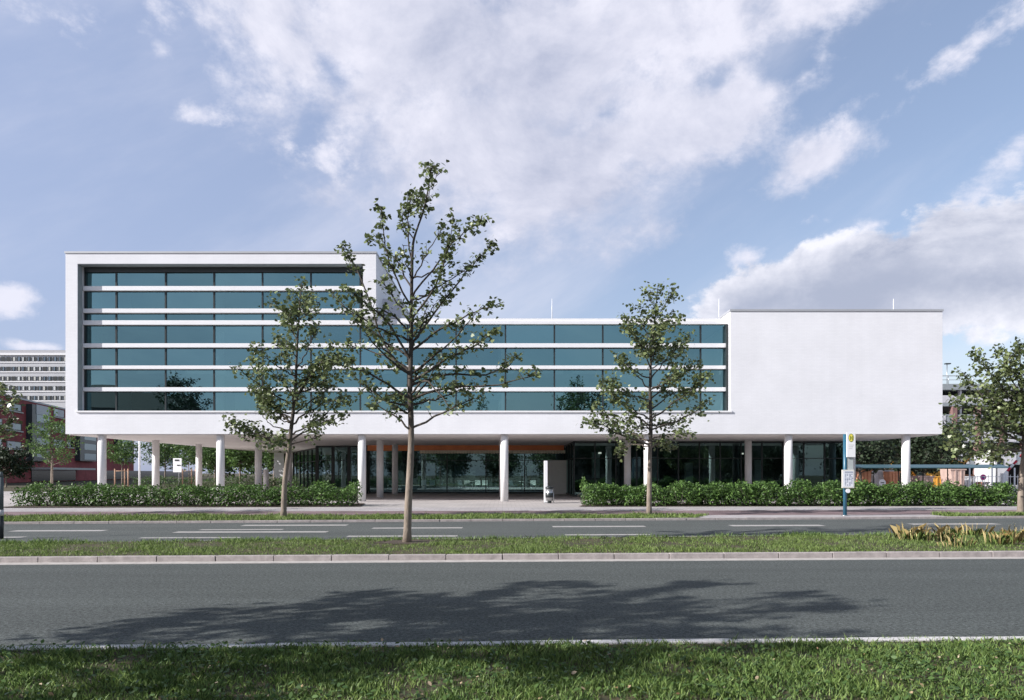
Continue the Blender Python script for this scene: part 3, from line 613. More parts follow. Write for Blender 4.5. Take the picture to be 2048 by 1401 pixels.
# ------------------------------------------------------------ hedges
def hedge(name, label, spans, m, seed, per=2600, cat='hedge'):
    rng = np.random.default_rng(seed); rs = random.Random(seed)
    x0 = min(s[0] for s in spans); root = thing(name, label, cat, ((spans[0][0]+spans[-1][1])/2, 32, ZF))
    pts = []; st = MB()
    for (xa, xb, ya, yb, h) in spans:
        n = int((xb-xa)*per)
        x = rng.uniform(xa, xb, n); u = rng.uniform(-1, 1, n); v = rng.uniform(0, 1, n)**.8
        hh = h*(1+np.array([lumps(a, seed, 1.3)*.38+lumps(a, seed+5, 4)*.24 for a in x]))
        wid = (yb-ya)/2*(1+np.array([lumps(a, seed+9, 1.1)*.2 for a in x])); yc = (ya+yb)/2
        y = yc+u*wid*np.sqrt(np.clip(1-(v-.45)**2*1.6, .1, 1)); z = ZF+.02+v*hh
        d = np.array([lumps(a, c*2+b_*2, 2.2) for a, b_, c in zip(x, y, z)])
        k = rng.uniform(-.55, .5, n) < d*1.3
        pts.append(np.stack([x, y, z], 1)[k])
        xx = xa
        while xx < xb:
            yy = yc+rs.uniform(-.5, .5)*(yb-ya)*.7
            for _ in range(4): st.tube([(xx, yy, ZF), (xx+rs.gauss(0, .12), yy+rs.gauss(0, .12), ZF+h*.5), (xx+rs.gauss(0, .22), yy+rs.gauss(0, .2), ZF+h*.9)], [.012, .009, .004], 4, False)
            xx += .35
    st.build('stems', M_barkd, root)
    npmesh('foliage', leaves(np.concatenate(pts), .105, LEAF_OVAL, .1, .3, .35, rng), 6, m, root); return root
hedge('hedge', 'loose uneven green hedge along the footway left of the entrance', [(-21.3, -17.5, 30.2, 32.2, .93), (-17.5, -14, 30.3, 32.2, .82), (-14, -11.5, 30.4, 32.0, .84), (-11.5, -9.3, 30.4, 32.2, .86), (-9.3, -6.5, 30.5, 32.6, .95)], M_hedge, 3, per=2300)
hedge('hedge', 'dense green hedge along the footway right of the entrance behind the bus stop', [(3.6, 9, 30.7, 32.6, .93), (9, 16, 30.8, 32.6, .93), (16, 20, 31, 32.6, .92), (20, 23.2, 31.1, 32.4, .88)], M_hedge, 4, per=3600)
hedge('garden_hedge', 'low clipped hedge on the lawn seen between the stilts', [(-33, -24, 62, 64, 1.0), (-24, -14.5, 62, 64, 1.05)], M_leafg, 5, per=900)

# dry grass tufts on the median
proto = None
for i, (px, py, hh, lab) in enumerate(((1812,1078,1.0,'wide tuft of yellow dry grass, leftmost of the clump on the median'), (1848,1080,.95,'tuft of yellow dry grass second from the left on the median'), (1892,1080,.8,'small dry grass tuft in the middle of the row'),
        (1913,1092,.62,'lowest dry grass tuft, nearest the kerb'), (1945,1070,.8,'dry grass tuft behind, right of the middle'), (2000,1088,.9,'pale dry grass tuft near the right edge'), (2030,1082,1.05,'tall dry grass tuft at the right edge'), (1908,1068,.7,'dry grass tuft by the far road kerb'))):
    X, Y, _ = G(px, py+2, .09); rng = np.random.default_rng(i)
    t = thing('dry_grass_tuft', lab, 'dry grass', (X, Y, .085), 'tufts of dry grass on the median')
    n = 27; a = rng.uniform(0, 2*pi, n); r = rng.uniform(0, .24, n); L = .38*hh*rng.uniform(.35, 1.15, n); out = rng.uniform(-.2, .8, n)*L
    B = np.stack([X+r*np.cos(a)*1.5, Y+r*np.sin(a), np.full(n, .085)], 1); D = np.stack([np.cos(a), np.sin(a), np.zeros(n)], 1)
    S = np.stack([-np.sin(a), np.cos(a), np.zeros(n)], 1)*.0022; up = np.array([0,0,1.])
    m1 = B+D*(out*.35)[:,None]+up*(L*.7)[:,None]; t1 = B+D*out[:,None]+up*(L*rng.uniform(.75,1.05,n))[:,None]
    npmesh('blades', np.stack([B-S, B+S, m1+S*1.3, t1, m1-S*1.3], 1).reshape(-1, 3), 5, M_dry, t)
    f_ = rng.uniform(0, 1, (n, 4))[:, :, None]; pp = (m1[:, None, :]*(1-f_)+t1[:, None, :]*f_)+rng.normal(size=(n, 4, 3))*.012
    npmesh('seed_heads', leaves(pp.reshape(-1, 3), .020, LEAF_OVAL*np.array([.35, 1, 1]), .2, .2, .5, rng), 6, M_dry, t)
    n = 60; a = rng.uniform(0, 2*pi, n); L = .2*hh*rng.uniform(.5, 1.3, n); B = np.stack([X+rng.normal(size=n)*.14, Y+rng.normal(size=n)*.09, np.full(n, .085)], 1)
    D = np.stack([np.cos(a), np.sin(a), np.zeros(n)], 1); S = np.stack([-np.sin(a), np.cos(a), np.zeros(n)], 1)*.005
    npmesh('green_blades', np.stack([B-S, B+S, B+up*(L*.7)[:,None]+D*(L*.15)[:,None]+S, B+up*L[:,None]+D*(L*.5)[:,None], B+up*(L*.7)[:,None]+D*(L*.15)[:,None]-S], 1).reshape(-1, 3), 5, M_grass2, t)

# ------------------------------------------------------------ main building
YF = 36.2; YS = 36.6; YG = 36.8
def zf(py): return PZ(py, YF)
def zs(py): return PZ(py, YS)
Z0 = zf(868.5); Zsill = zf(825); Zop = zf(528); Zhi = zf(507); Zmid = zs(637); Zblk = zf(623)
XL, XR = PX(131, YF), PX(1885, YF); XO, XOR = PX(155, YF), PX(1461, YF); XHJ, XH = PX(726, YF), PX(752, YF)
B = thing('office_building', 'long white office building raised on round stilts with ribbon glazing', 'building', (0, YF, ZF))
w = MB()
w.box(XL, XOR, YF, YG+.25, Z0, Zsill); w.box(XL, XO, YF, YG+.25, Zsill, Zop); w.box(XL, XH, YF, YG+.25, Zop, Zhi)
w.box(XHJ, XH, YF, YG+.25, Zmid, Zop)
w.build('front_wall', white, B)
w = MB(); w.box(XOR, XR, YF, YG+.25, Z0, Zsill); w.box(XOR, XR, YF, 43.2, Zsill, Zblk); o = w.build('blank_block', white, B); o['label'] = 'windowless white brick block at the right end'
w = MB(); w.box(XH-.35, XH-.003, YG+.25, 44.7, Zmid, Zhi-.01); w.box(XL+.003, XL+.3, YG+.25, 44.7, Z0, Zhi-.01); w.box(XL+.3, XH-.35, 44.4, 44.7, Zmid, Zhi-.01)
w.box(XL+.003, XL+.3, 44.7, 54, Z0, 9.4); w.box(XL+.3, XOR, 53.7, 54, Z0, 9.4)
w.build('side_wall', white, B)
w = MB(); w.box(XL+.3, XH-.35, YG+.25, 44.4, Zhi-.4, Zhi-.15); w.box(XL+.3, XOR, 44.7, 53.7, Zmid-.35, Zmid-.1); w.box(XH-.35, XOR, YG+.25, 44.7, Zmid-.35, Zmid-.1)
w.build('roof', mat('roof_membrane', (.3,.3,.3), .8, var=.1), B)
w = MB(); w.box(XHJ+.35, PX(803, 38.2), 38.2, 43, Zmid-.09, PZ(598, 38.2)); w.build('plant_room', mat('plant_cladding', (.62,.62,.68), .6, var=.04), B)
# copings
c = MB(); e = .04
c.box(XL-e, XH+e, YF-e, YF+.45, Zhi, Zhi+.09); c.box(XL-e, XL+.4, YF+.45, 44.75, Zhi, Zhi+.09); c.box(XH-.4, XH+e, YF+.45, 44.75, Zhi, Zhi+.09)
c.build('coping', M_cap, B); c = MB(); c.box(XOR-e, XR+e, YF-e, YF+.45, Zblk, Zblk+.1); c.box(XOR-e, XOR+.4, YF+.45, 43.2, Zblk, Zblk+.1); c.box(XR-.4, XR+e, YF+.45, 43.2, Zblk, Zblk+.1)
c.build('coping', M_cap, B)
w = MB(); w.box(XH-.02, XOR-.002, YS, YG+.3, zs(648.5), zs(642.5)); w.box(XH+.003, XOR-.002, YS+.05, YG+.3, zs(642.5), zs(637)); w.build('fascia', M_white, B)
w = MB(); w.box(XO-.06, XOR+.06, YF-.07, YG, Zsill-.01, Zsill+.075); w.build('sill', M_white, B, bevel=.006)
# reveals lined in metal
w = MB(); w.box(XO, XO+.02, YF+.02, YS-.02, Zsill+.08, Zop-.03); w.box(XO, XHJ, YF+.02, YG, Zop-.03, Zop-.002); w.build('reveal', M_reveal, B)
w = MB(); w.box(XO+.022, XO+.12, YG-.05, YG+.1, Zsill+.08, Zop-.04); w.box(XO+.12, XHJ, YG-.12, YG+.1, PZ(546, YG), Zop-.035); w.build('edge_frame', M_dark, B); w = MB(); w.box(XOR-.12, XOR-.004, YG-.3, YG+.1, Zsill+.08, zs(650)); w.build('edge_frame', M_dark, B)
# sunshade fins
fins = [(572.5, 581.5), (617.5, 626), (641, 650), (687, 695.3), (731.5, 738.5), (775, 783)]
for i, (a, b_) in enumerate(fins):
    w = MB(); xr = PX(735, YS) if i < 2 else (XH-.03 if i == 2 else XOR-.06)
    w.box(XO+.03, xr, YS, YG-.03, zs(b_), zs(a)); w.build('sunshade', M_white, B, bevel=.012)
    w = MB(); w.box(XO+.13, min(xr, XHJ-.01) if i < 3 else XOR-.13, YG-.04, YG+.06, zs(b_)-.04, zs(b_)-.01); w.build('transom', M_dark, B)
mpx = [231, 330, 427, 524, 621, 720, 815, 912, 1011, 1109, 1206, 1303, 1402]
for i, px in enumerate(mpx):
    w = MB(); x = PX(px, YG-.1); w.box(x-.04, x+.04, YG-.05, YG+.1, Zsill+.08, (Zop-.04) if px < 722 else zs(650)); w.build('mullion', M_dark, B)
zb = [Zsill+.08]+[zs((a+b_)/2) for a, b_ in fins[::-1]]+[Zop-.04]
xb = [XO+.12]+[PX(p, YG-.1) for p in mpx]+[XOR-.12]
rs = random.Random(3)
for j in range(len(zb)-1):
    for i in range(len(xb)-1):
        hi = xb[i+1] < PX(725, YG)
        if j >= 4 and not hi: continue
        if j == 3 and not hi: z1 = zs(648)
        else: z1 = zb[j+1]
        t1, t2, t3 = (rs.gauss(0, .004) for _ in range(3))
        w = MB(); a, c_ = xb[i]+.002, xb[i+1]-.002
        w.quad((a, YG+t1, zb[j]+.002), (c_, YG-t1+t2, zb[j]+.002), (c_, YG+t2+t3, z1-.002), (a, YG+t3+2*t1, z1-.002)); w.build('window', M_glass, B)
# interior
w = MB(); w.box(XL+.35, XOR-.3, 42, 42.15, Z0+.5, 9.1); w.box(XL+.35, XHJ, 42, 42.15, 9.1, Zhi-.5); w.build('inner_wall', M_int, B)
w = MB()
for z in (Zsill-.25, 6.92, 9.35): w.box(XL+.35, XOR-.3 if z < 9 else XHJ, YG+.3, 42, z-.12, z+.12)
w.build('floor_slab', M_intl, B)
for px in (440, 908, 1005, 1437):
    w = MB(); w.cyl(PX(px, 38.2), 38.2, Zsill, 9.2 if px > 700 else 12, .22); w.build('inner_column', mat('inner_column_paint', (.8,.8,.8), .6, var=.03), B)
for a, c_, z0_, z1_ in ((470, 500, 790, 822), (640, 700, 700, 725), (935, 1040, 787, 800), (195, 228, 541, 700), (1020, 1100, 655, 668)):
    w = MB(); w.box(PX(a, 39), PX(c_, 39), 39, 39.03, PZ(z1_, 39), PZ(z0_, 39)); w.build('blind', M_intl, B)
# soffit: front part, deep left wing, right part
w = MB(); w.box(XL+.01, XOR+9.6, YF+.3, 54, Z0-.04, Z0-.004); w.box(XL+.01, -13.4, 54, 77, Z0-.04, Z0-.004); w.box(-13.4, 5.0, 54, 58, Z0-.04, Z0-.004); w.box(XOR+9.6, XR-.02, YF+.3, 43.2, Z0-.04, Z0-.004); w.build('soffit', M_soff, B)
w = MB(); w.box(XL+.01, -13.4, 54.01, 77, Z0, 5.6); w.build('rear_wing', white, B)
w = MB(); w.box(XR-1.2, XR, YG+.3, 43.2, Z0, Z0+1.05); w.box(XOR, XR, 43.0, 43.2, Z0, Z0+1.05); w.build('rear_parapet', white, B)
cols = [(x, 36.62) for x in (-20.95, -14.75, -7.35, .10, 7.6, 14.95, 21.1)]+[(x, 42.3) for x in (-20.95, -14.75, -7.4, 0, 7.55, 14.85, 21.1)]+[(x, 48.2) for x in (-20.9, -14.7, -7.4)]+[(-21.0, 60), (-21.0, 70)]
for x, y in cols:
    w = MB(); w.cyl(x, y, ZF, Z0-.03, .205, 28); w.build('column', M_col, B)
# ground floor glazing
def gwall(x0, y0, x1, y1, n, zt=None, tr=2.45, mat_=None, fr=.05):
    zt = zt or Z0-.05; d = Vector((x1-x0, y1-y0, 0)); Ln = d.length; u = d.normalized(); nn = Vector((-u.y, u.x, 0)); seg = Ln/n
    for i in range(n):
        a = Vector((x0, y0, 0))+u*(i*seg+.03); c_ = Vector((x0, y0, 0))+u*((i+1)*seg-.03)
        t = rs.gauss(0, .006)
        w = MB(); w.quad((a.x, a.y+t, ZF+.1), (c_.x, c_.y-t, ZF+.1), (c_.x, c_.y-t, zt-.1), (a.x, a.y+t, zt-.1)); w.build('ground_window', mat_ or M_glass2, B)
    f = MB()
    for i in range(n+1):
        c_ = Vector((x0, y0, (zt+ZF)/2))+u*(i*seg); f.obox(c_, u, fr*.7, nn, .06, (zt-ZF)/2-.002)
    m_ = Vector((x0, y0, 0))+d*.5
    for z, h in ((ZF+.06, .05), (tr, .025), (zt-.06, .05)): f.obox((m_.x, m_.y, z), u, Ln/2-.01, nn, .05, h)
    f.build('ground_frame', M_dark, B)
gwall(4.45, 43.5, 21.3, 43.5, 13, fr=.05)
gwall(4.45, 43.56, 4.45, 50.4, 4)
gwall(-19.7, 66, -13.45, 52, 7)
gwall(-13.4, 50.6, -9.95, 50.6, 3, fr=.16)
gwall(-9.6, 50.5, 4.4, 50.5, 5)
gwall(-9.6, 57.9, 4.4, 57.9, 5, mat_=glassmat('rear_glass', (.3,.45,.45), (.62,.78,.76), .12))
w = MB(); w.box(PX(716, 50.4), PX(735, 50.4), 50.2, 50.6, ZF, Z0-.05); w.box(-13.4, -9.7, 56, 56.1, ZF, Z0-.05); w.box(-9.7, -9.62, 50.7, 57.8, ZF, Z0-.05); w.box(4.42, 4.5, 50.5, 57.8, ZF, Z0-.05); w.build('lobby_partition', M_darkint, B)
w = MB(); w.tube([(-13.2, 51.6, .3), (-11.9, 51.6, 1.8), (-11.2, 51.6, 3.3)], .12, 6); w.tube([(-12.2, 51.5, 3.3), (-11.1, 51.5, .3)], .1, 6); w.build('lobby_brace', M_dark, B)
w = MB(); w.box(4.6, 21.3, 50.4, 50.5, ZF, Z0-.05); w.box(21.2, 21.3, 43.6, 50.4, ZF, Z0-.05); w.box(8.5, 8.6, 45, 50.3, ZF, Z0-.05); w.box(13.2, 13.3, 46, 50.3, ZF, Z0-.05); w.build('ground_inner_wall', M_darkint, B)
w = MB()
for x, z0_, z1_ in ((5.9, 1.2, 2.9), (9.8, 1.0, 2.6), (12.0, .9, 2.2), (16.6, .8, 2.4), (18.9, .4, 2.7)): w.box(x, x+.5, 46, 46.3, z0_, z1_)
w.build('display_panel', mat('display_panel', (.35,.42,.44), .6, var=.2, vscale=2), B)
for k, x in enumerate((6.4, 9.6, 16.3)):
    w = MB(); w.cyl(x, 46+(k % 3)*.8, 2.8, 2.9, .10, 12); w.build('pendant_lamp', mat('pendant_lamp', (.8,.8,.8), .5, emit=(1,.95,.85,.8)), B)
w = MB(); w.box(PX(735, 50.1), 4.4, 50.05, 50.2, PZ(902, 50.1), PZ(890.5, 50.1)); w.build('orange_header', M_orange, B)
w = MB(); xx = PX(840, 50)
while xx < 4.35:
    w.quad((xx, 49.98, PZ(901, 50)), (xx+.19, 49.98, PZ(901, 50)), (xx+.19, 49.9, PZ(906.5, 50)), (xx+.095, 49.9, PZ(908, 50)), (xx, 49.9, PZ(906.5, 50))); xx += .2
w.build('awning_valance', M_cream, B)
w = MB(); w.box(PX(1097, 48.6), PX(1147, 48.6), 48.6, 50.3, ZF, PZ(921, 48.6)); o = w.build('entrance_box', mat('entrance_panel', (.80,.80,.77), .7, var=.04), B, bevel=.02)
for px, Y in ((1104, 40), (1438, 39.5), (1787, 39)):
    w = MB(); x = PX(px, Y); w.tube([(x, Y, Zmid-.2), (x, Y, PZ(598, Y)-.6), (x, Y, PZ(598, Y))], [.03, .022, .012], 8); w.build('lightning_rod', M_white, B)
# ------------------------------------------------------------ forecourt things
t = thing('info_pillar', 'slim white pillar beside the litter bin at the entrance', 'pillar', (PX(1091, 34.6), 34.6, ZF))
w = MB(); w.box(PX(1088, 34.6), PX(1095, 34.6), 34.5, 34.75, ZF+.03, PZ(922, 34.6)); w.build('body', M_white, t, bevel=.01)
w = MB(); w.box(PX(1087.3, 34.6), PX(1095.7, 34.6), 34.47, 34.78, ZF, ZF+.03); w.build('base_plate', M_steel, t)
x = PX(1099, 34.3)
t = thing('litter_bin', 'small grey litter bin with dark opening right beside the white pillar', 'bin', (x, 34.3, ZF))
w = MB(); w.tube([(x, 34.3, ZF+.12), (x, 34.3, ZF+.7)], [.17, .19], 18); w.build('body', M_steel, t)
w = MB(); w.tube([(x, 34.3, ZF+.71), (x, 34.3, ZF+.78), (x, 34.3, ZF+.84)], [.2, .2, .1], 18); w.build('lid', M_dark, t); w = MB(); w.cyl(x, 34.3, ZF+.28, ZF+.5, .195, 18); w.build('band', M_dark, t)
w = MB(); w.cyl(x, 34.3, ZF, ZF+.12, .1, 12); w.build('foot', M_dark, t)
x = PX(1107, 34.2)
t = thing('bin_post', 'thin upright post just right of the litter bin', 'post', (x, 34.2, ZF))
w = MB(); w.cyl(x, 34.2, ZF, PZ(984, 34.2), .025, 8); w.build('post', M_steel, t)
w = MB(); w.tube([(x-.3, 34.2, PZ(985, 34.2)), (x+.02, 34.2, PZ(985, 34.2))], .02, 8); w.build('arm', M_steel, t)
# bus stop
YB = 24.26; xp = PX(1690, YB); S = thing('bus_stop_sign', 'blue bus stop post with white flag sign and timetable case', 'bus stop sign', (xp, YB, ZF))
M_blue = mat('blue_paint', (.03,.12,.19), .35, var=.1)
w = MB(); w.cyl(xp, YB, ZF, PZ(869, YB), .062, 16); w.build('post', M_blue, S)
w = MB(); w.cyl(xp, YB, ZF, ZF+.02, .12, 16); w.build('base_plate', M_steel, S)
def bx(px0, px1, py0, py1, d0, d1): w = MB(); w.box(PX(px0, YB), PX(px1, YB), YB-d1, YB-d0, PZ(py1, YB), PZ(py0, YB)); return w
pn = bx(1690.5, 1708, 866, 915, .07, .11).build('sign_panel', M_white, S, bevel=.006)
cx, cz = PX(1699, YB), PZ(876.5, YB); rx, rz = .092, .145
def disc(rx, rz, y): 
    w = MB(); w.quad(*[(cx+rx*cos(2*pi*k/28), y, cz+rz*sin(2*pi*k/28)) for k in range(28)]); return w
disc(rx, rz, YB-.114).build('emblem_ring', mat('sign_green', (.16,.22,.03), .5), pn)
disc(rx*.84, rz*.84, YB-.118).build('emblem_disc', mat('sign_yellow', (.85,.72,.12), .5), pn)
w = MB(); 
for s_ in (-1, 1): w.box(cx+s_*.032-.011, cx+s_*.032+.011, YB-.124, YB-.12, cz-.07, cz+.07)
w.box(cx-.021, cx+.021, YB-.124, YB-.12, cz-.012, cz+.012); w.build('letter', MATS['sign_green'], pn)
w = MB()
for k in range(3): w.box(cx-.09, cx+.09-.03*k, YB-.115, YB-.111, PZ(891+k*3.4, YB), PZ(890+k*3.4, YB))
w.build('lettering', mat('faint_print', (.62,.62,.60), .6), pn)
bx(1694, 1705, 915.5, 940, .02, .05).build('bracket_plate', mat('bracket_grey', (.42,.45,.45), .5, var=.05), S)
tt = bx(1681, 1705.3, 940, 976.5, .07, .12).build('timetable_case', mat('case_frame', (.66,.64,.60), .5, var=.05), S, bevel=.006)
bx(1683.2, 1703.2, 942.5, 974, .12, .124).build('timetable_sheet', mat('paper', (.72,.74,.8), .7), tt)
w = MB()
w.box(PX(1686, YB), PX(1702, YB), YB-.128, YB-.125, PZ(945.5, YB), PZ(943.8, YB))
for r_ in range(9):
    for c_ in range(4):
        if rs.random() < .8:
            a = 1686+c_*4.2+rs.uniform(0, .6); y_ = 948+r_*2.7; w.box(PX(a, YB), PX(a+rs.uniform(1.6, 3.4), YB), YB-.128, YB-.125, PZ(y_+rs.uniform(1.0, 1.7), YB), PZ(y_, YB))
w.build('timetable_print', mat('print_blue', (.16,.19,.28), .7), tt)
w = MB(); w.tube([(PX(1693.3, YB), YB-.075, PZ(982, YB)), (PX(1693.3, YB), YB-.11, PZ(982, YB))], .075, 20); w.build('disc', M_white, S)
# post at left edge
x = PX(2, 16.4); t = thing('marker_post', 'dark post with pale band cut off by the left edge', 'post', (x, 16.4, 0.0))
w = MB(); w.cyl(x, 16.4, 0, PZ(1032, 16.4), .055, 14); w.build('post', M_dark, t)
w = MB(); w.cyl(x, 16.4, PZ(1031, 16.4), PZ(1020, 16.4), .058, 14); w.build('band', M_kerbw, t)
w = MB(); w.cyl(x, 16.4, PZ(1020, 16.4), PZ(955, 16.4), .052, 14); w.tube([(x,16.4,PZ(955,16.4)),(x,16.4,PZ(944,16.4))],[.052,.03],14); w.build('head', mat('post_grey', (.10,.12,.125), .6, var=.2), t)
# signs between stilts
def sign(name, label, cat, px, Y, y0, y1, wpx, postpx=None):
    x = PX(px, Y); t = thing(name, label, cat, (x, Y, ZF)); h = wpx/2*Y/F
    w = MB(); w.box(x-h, x+h, Y-.04, Y, PZ(y1, Y), PZ(y0, Y)); w.build('panel', M_white, t, bevel=.01)
    if postpx is not None:
        w = MB()
        for dx in postpx: w.cyl(x+dx, Y+.03, ZF, PZ(y0, Y)-.1, .03, 8)
        w.build('post', M_steel, t)
    return t, x
t, x = sign('notice_sign', 'white arched notice sign on a post between the stilts', 'sign', 355, 57, 917, 945, 17, (0.1,))
w = MB(); w.box(x-.2, x+.15, 56.93, 56.955, PZ(922.5, 57), PZ(919.5, 57)); w.box(x-.02, x+.26, 56.93, 56.955, PZ(932, 57), PZ(930, 57)); w.build('marking', M_dark, t)
x = PX(532, 47); t = thing('white_stele', 'short round white bollard post in front of the lobby', 'bollard', (x, 47, ZF)); w = MB(); w.cyl(x, 47, ZF, PZ(940, 47), .17, 18); w.build('body', M_white, t); w = MB(); w.cyl(x, 47, PZ(940, 47), PZ(940, 47)+.03, .15, 18); w.build('cap', M_white, t)
sign('banner_stand', 'tall white banner board left of the lobby glass', 'banner', 558, 66, 906, 956, 20, (-.35, .35))
x = PX(279, 55); t = thing('lamp_post', 'slim pale lamp post between the two left stilts', 'lamp post', (x, 55, ZF)); w = MB(); w.tube([(x, 55, ZF), (x, 55, 3.4), (x, 55, 6.0)], [.08, .07, .05], 12); w.build('pole', M_white, t); w = MB(); w.box(x-.3, x+.3, 54.9, 55.1, 6.0, 6.12); w.build('lamp_head', M_steel, t)
# chairs in the courtyard
M_chair = mat('chair_shell', (.8,.8,.78), .4)
def chair(x, y, rz, lab):
    t = thing('cafe_chair', lab, 'chair', (x, y, ZF), 'white chairs in the courtyard'); 
    def rot(p): return (x+p[0]*cos(rz)-p[1]*sin(rz), y+p[0]*sin(rz)+p[1]*cos(rz), ZF+p[2])
    w = MB(); prof = [(-.22,.42),(.2,.43),(.25,.5),(.29,.7),(.3,.84)]
    for (a, za), (c_, zc) in zip(prof[:-1], prof[1:]):
        w.quad(rot((-.24, a, za)), rot((.24, a, za)), rot((.24, c_, zc)), rot((-.24, c_, zc))); w.quad(rot((-.24, a, za-.02)), rot((-.24, c_+.02, zc-.01)), rot((.24, c_+.02, zc-.01)), rot((.24, a, za-.02)))
    w.build('seat_shell', M_chair, t)
    for sx, sy in ((-1,-1),(1,-1),(-1,1),(1,1)):
        w = MB(); w.tube([rot((sx*.18, sy*.16, .42)), rot((sx*.24, sy*.24, 0))], .014, 6); w.build('leg', M_steel, t)
rs2 = random.Random(9)
places = ['far left', 'left of the slim inner stilt', 'right of the slim inner stilt', 'left of the main tree trunk', 'just right of the main tree trunk', 'left of centre', 'centre left', 'centre', 'beside the middle stilt', 'just right of the middle stilt', 'left of the white pillar']
for i, px in enumerate((770, 783, 845, 862, 880, 925, 935, 955, 970, 1026, 1066)):
    chair(PX(px, 60.5+rs2.uniform(-.5, .8)), 60.6+rs2.uniform(-.5, .8), rs2.choice((0, .8, 2.6, -1.2, 3.0)), 'white shell chair in the courtyard behind the glazing, '+places[i])
for i, px in enumerate((852, 945, 1046)):
    x = PX(px, 60.8); t = thing('cafe_table', ('round white table in the courtyard behind the main tree trunk', 'round white table in the courtyard left of the middle stilt', 'round white table in the courtyard near the white pillar')[i], 'table', (x, 60.8, ZF), 'round tables in the courtyard')
    w = MB(); w.cyl(x, 60.8, ZF+.71, ZF+.735, .38, 20); w.build('table_top', M_chair, t)
    w = MB(); w.cyl(x, 60.8, ZF+.02, ZF+.71, .03, 10); w.build('leg', M_steel, t); w = MB(); w.cyl(x, 60.8, ZF, ZF+.02, .22, 16); w.build('base', M_steel, t)

# ------------------------------------------------------------ background, left
A = Vector((-75.4, 105, 0)); dd = Vector((-5.8, 25, 0)).normalized(); nrm_ = Vector((dd.y, -dd.x, 0))
def sOf(px): k = (px-VX)/F; return (k*A.y-A.x)/(dd.x-k*dd.y)
RB = thing('brick_office', 'dark red brick building with dark glass bays at the left', 'building', (A.x, A.y, 0))
def rbx(px0, px1, z0, z1, d0, d1, name, m):
    s0, s1 = sOf(px0), sOf(px1); c = A+dd*((s0+s1)/2)+nrm_*((d0+d1)/2); w = MB(); w.obox((c.x, c.y, (z0+z1)/2), dd, (s1-s0)/2, nrm_, (d1-d0)/2, (z1-z0)/2); return w.build(name, m, RB)
def rz(px, py): s = sOf(px); Y = (A+dd*s).y; return PZ(py, Y)
HR = rz(0, 790)
w = MB(); c = A+dd*20+nrm_*(-10); w.obox((c.x, c.y, HR/2), dd, 50, nrm_, 10, HR/2-.01); w.build('wall', M_redb, RB)
w = MB(); w.obox((c.x, c.y, HR+.12), dd, 50.1, nrm_, 10.1, .13); w.build('roof_edge', M_cap, RB)
M_bw = glassmat('dull_glass', (.45,.55,.6), (.1,.12,.13), .55)
M_wf = mat('pale_blind', (.55,.58,.6), .7, var=.1)
def win(px0, px1, ref, y0, y1, blind=None):
    z1, z0 = rz(ref, y0), rz(ref, y1); f = rbx(px0, px1, z0, z1, .004, .06, 'window', M_dark); 
    s0, s1 = sOf(px0), sOf(px1); q = A+dd*s0; r_ = A+dd*s1; o1 = nrm_*.07
    w = MB(); e_ = (s1-s0)*.06; q = A+dd*(s0+e_)+o1; r_ = A+dd*(s1-e_)+o1; w.quad((q.x, q.y, z0+.15), (r_.x, r_.y, z0+.15), (r_.x, r_.y, z1-.12), (q.x, q.y, z1-.12)); w.build('pane', M_bw, f)
    if blind:
        a, b2 = blind; q = A+dd*(s0+(s1-s0)*a)+nrm_*.075; r_ = A+dd*(s0+(s1-s0)*b2)+nrm_*.075; w = MB(); w.quad((q.x, q.y, z0+.1), (r_.x, r_.y, z0+.1), (r_.x, r_.y, z1-.1), (q.x, q.y, z1-.1)); w.build('blind', M_wf, f)
    rbx(px0-.6, px1+.6, z0-.2, z0-.02, .003, .25, 'window_sill', M_grey)
for ref, y0, y1 in ((32, 808, 823), (28, 846, 861), (28, 883, 898)):
    win(12, 43, ref, y0, y1, (.1, .55)); win(-30, 4, ref, y0-4, y1-3, (.3, .6))
win(106, 128, 118, 819, 835, (.4, .9)); win(106, 128, 118, 850, 864); win(106, 128, 118, 880, 894); win(134, 146, 140, 880, 895, (0, .5))
for a, b_ in ((52, 88), (150, 184), (228, 258), (318, 352)):
    rbx(a, b_, rz(a, 922), HR-.5, .01, .9, 'glass_bay', mat('bay_cladding', (.035,.055,.06), .35, var=.2))
    for y_ in (806, 826, 850, 874, 898):
        z = rz(52, y_); rbx(a+.25*(b_-a), b_-2, z-1.3, z-.1, .9, .93, 'bay_pane', M_bw if y_ != 826 else M_bw)
rbx(60, 84, rz(70, 830), rz(70, 811), .93, .96, 'bay_blind', M_wf)
rbx(60, 155, rz(100, 940), rz(100, 936), .05, 3.2, 'canopy', M_grey)
rbx(62, 150, .1, rz(100, 941), .02, .12, 'ground_glazing', mat('dark_glazing', (.015,.022,.025), .15))
rbx(205, 400, .1, rz(260, 942), .02, .12, 'ground_glazing', MATS['dark_glazing'])
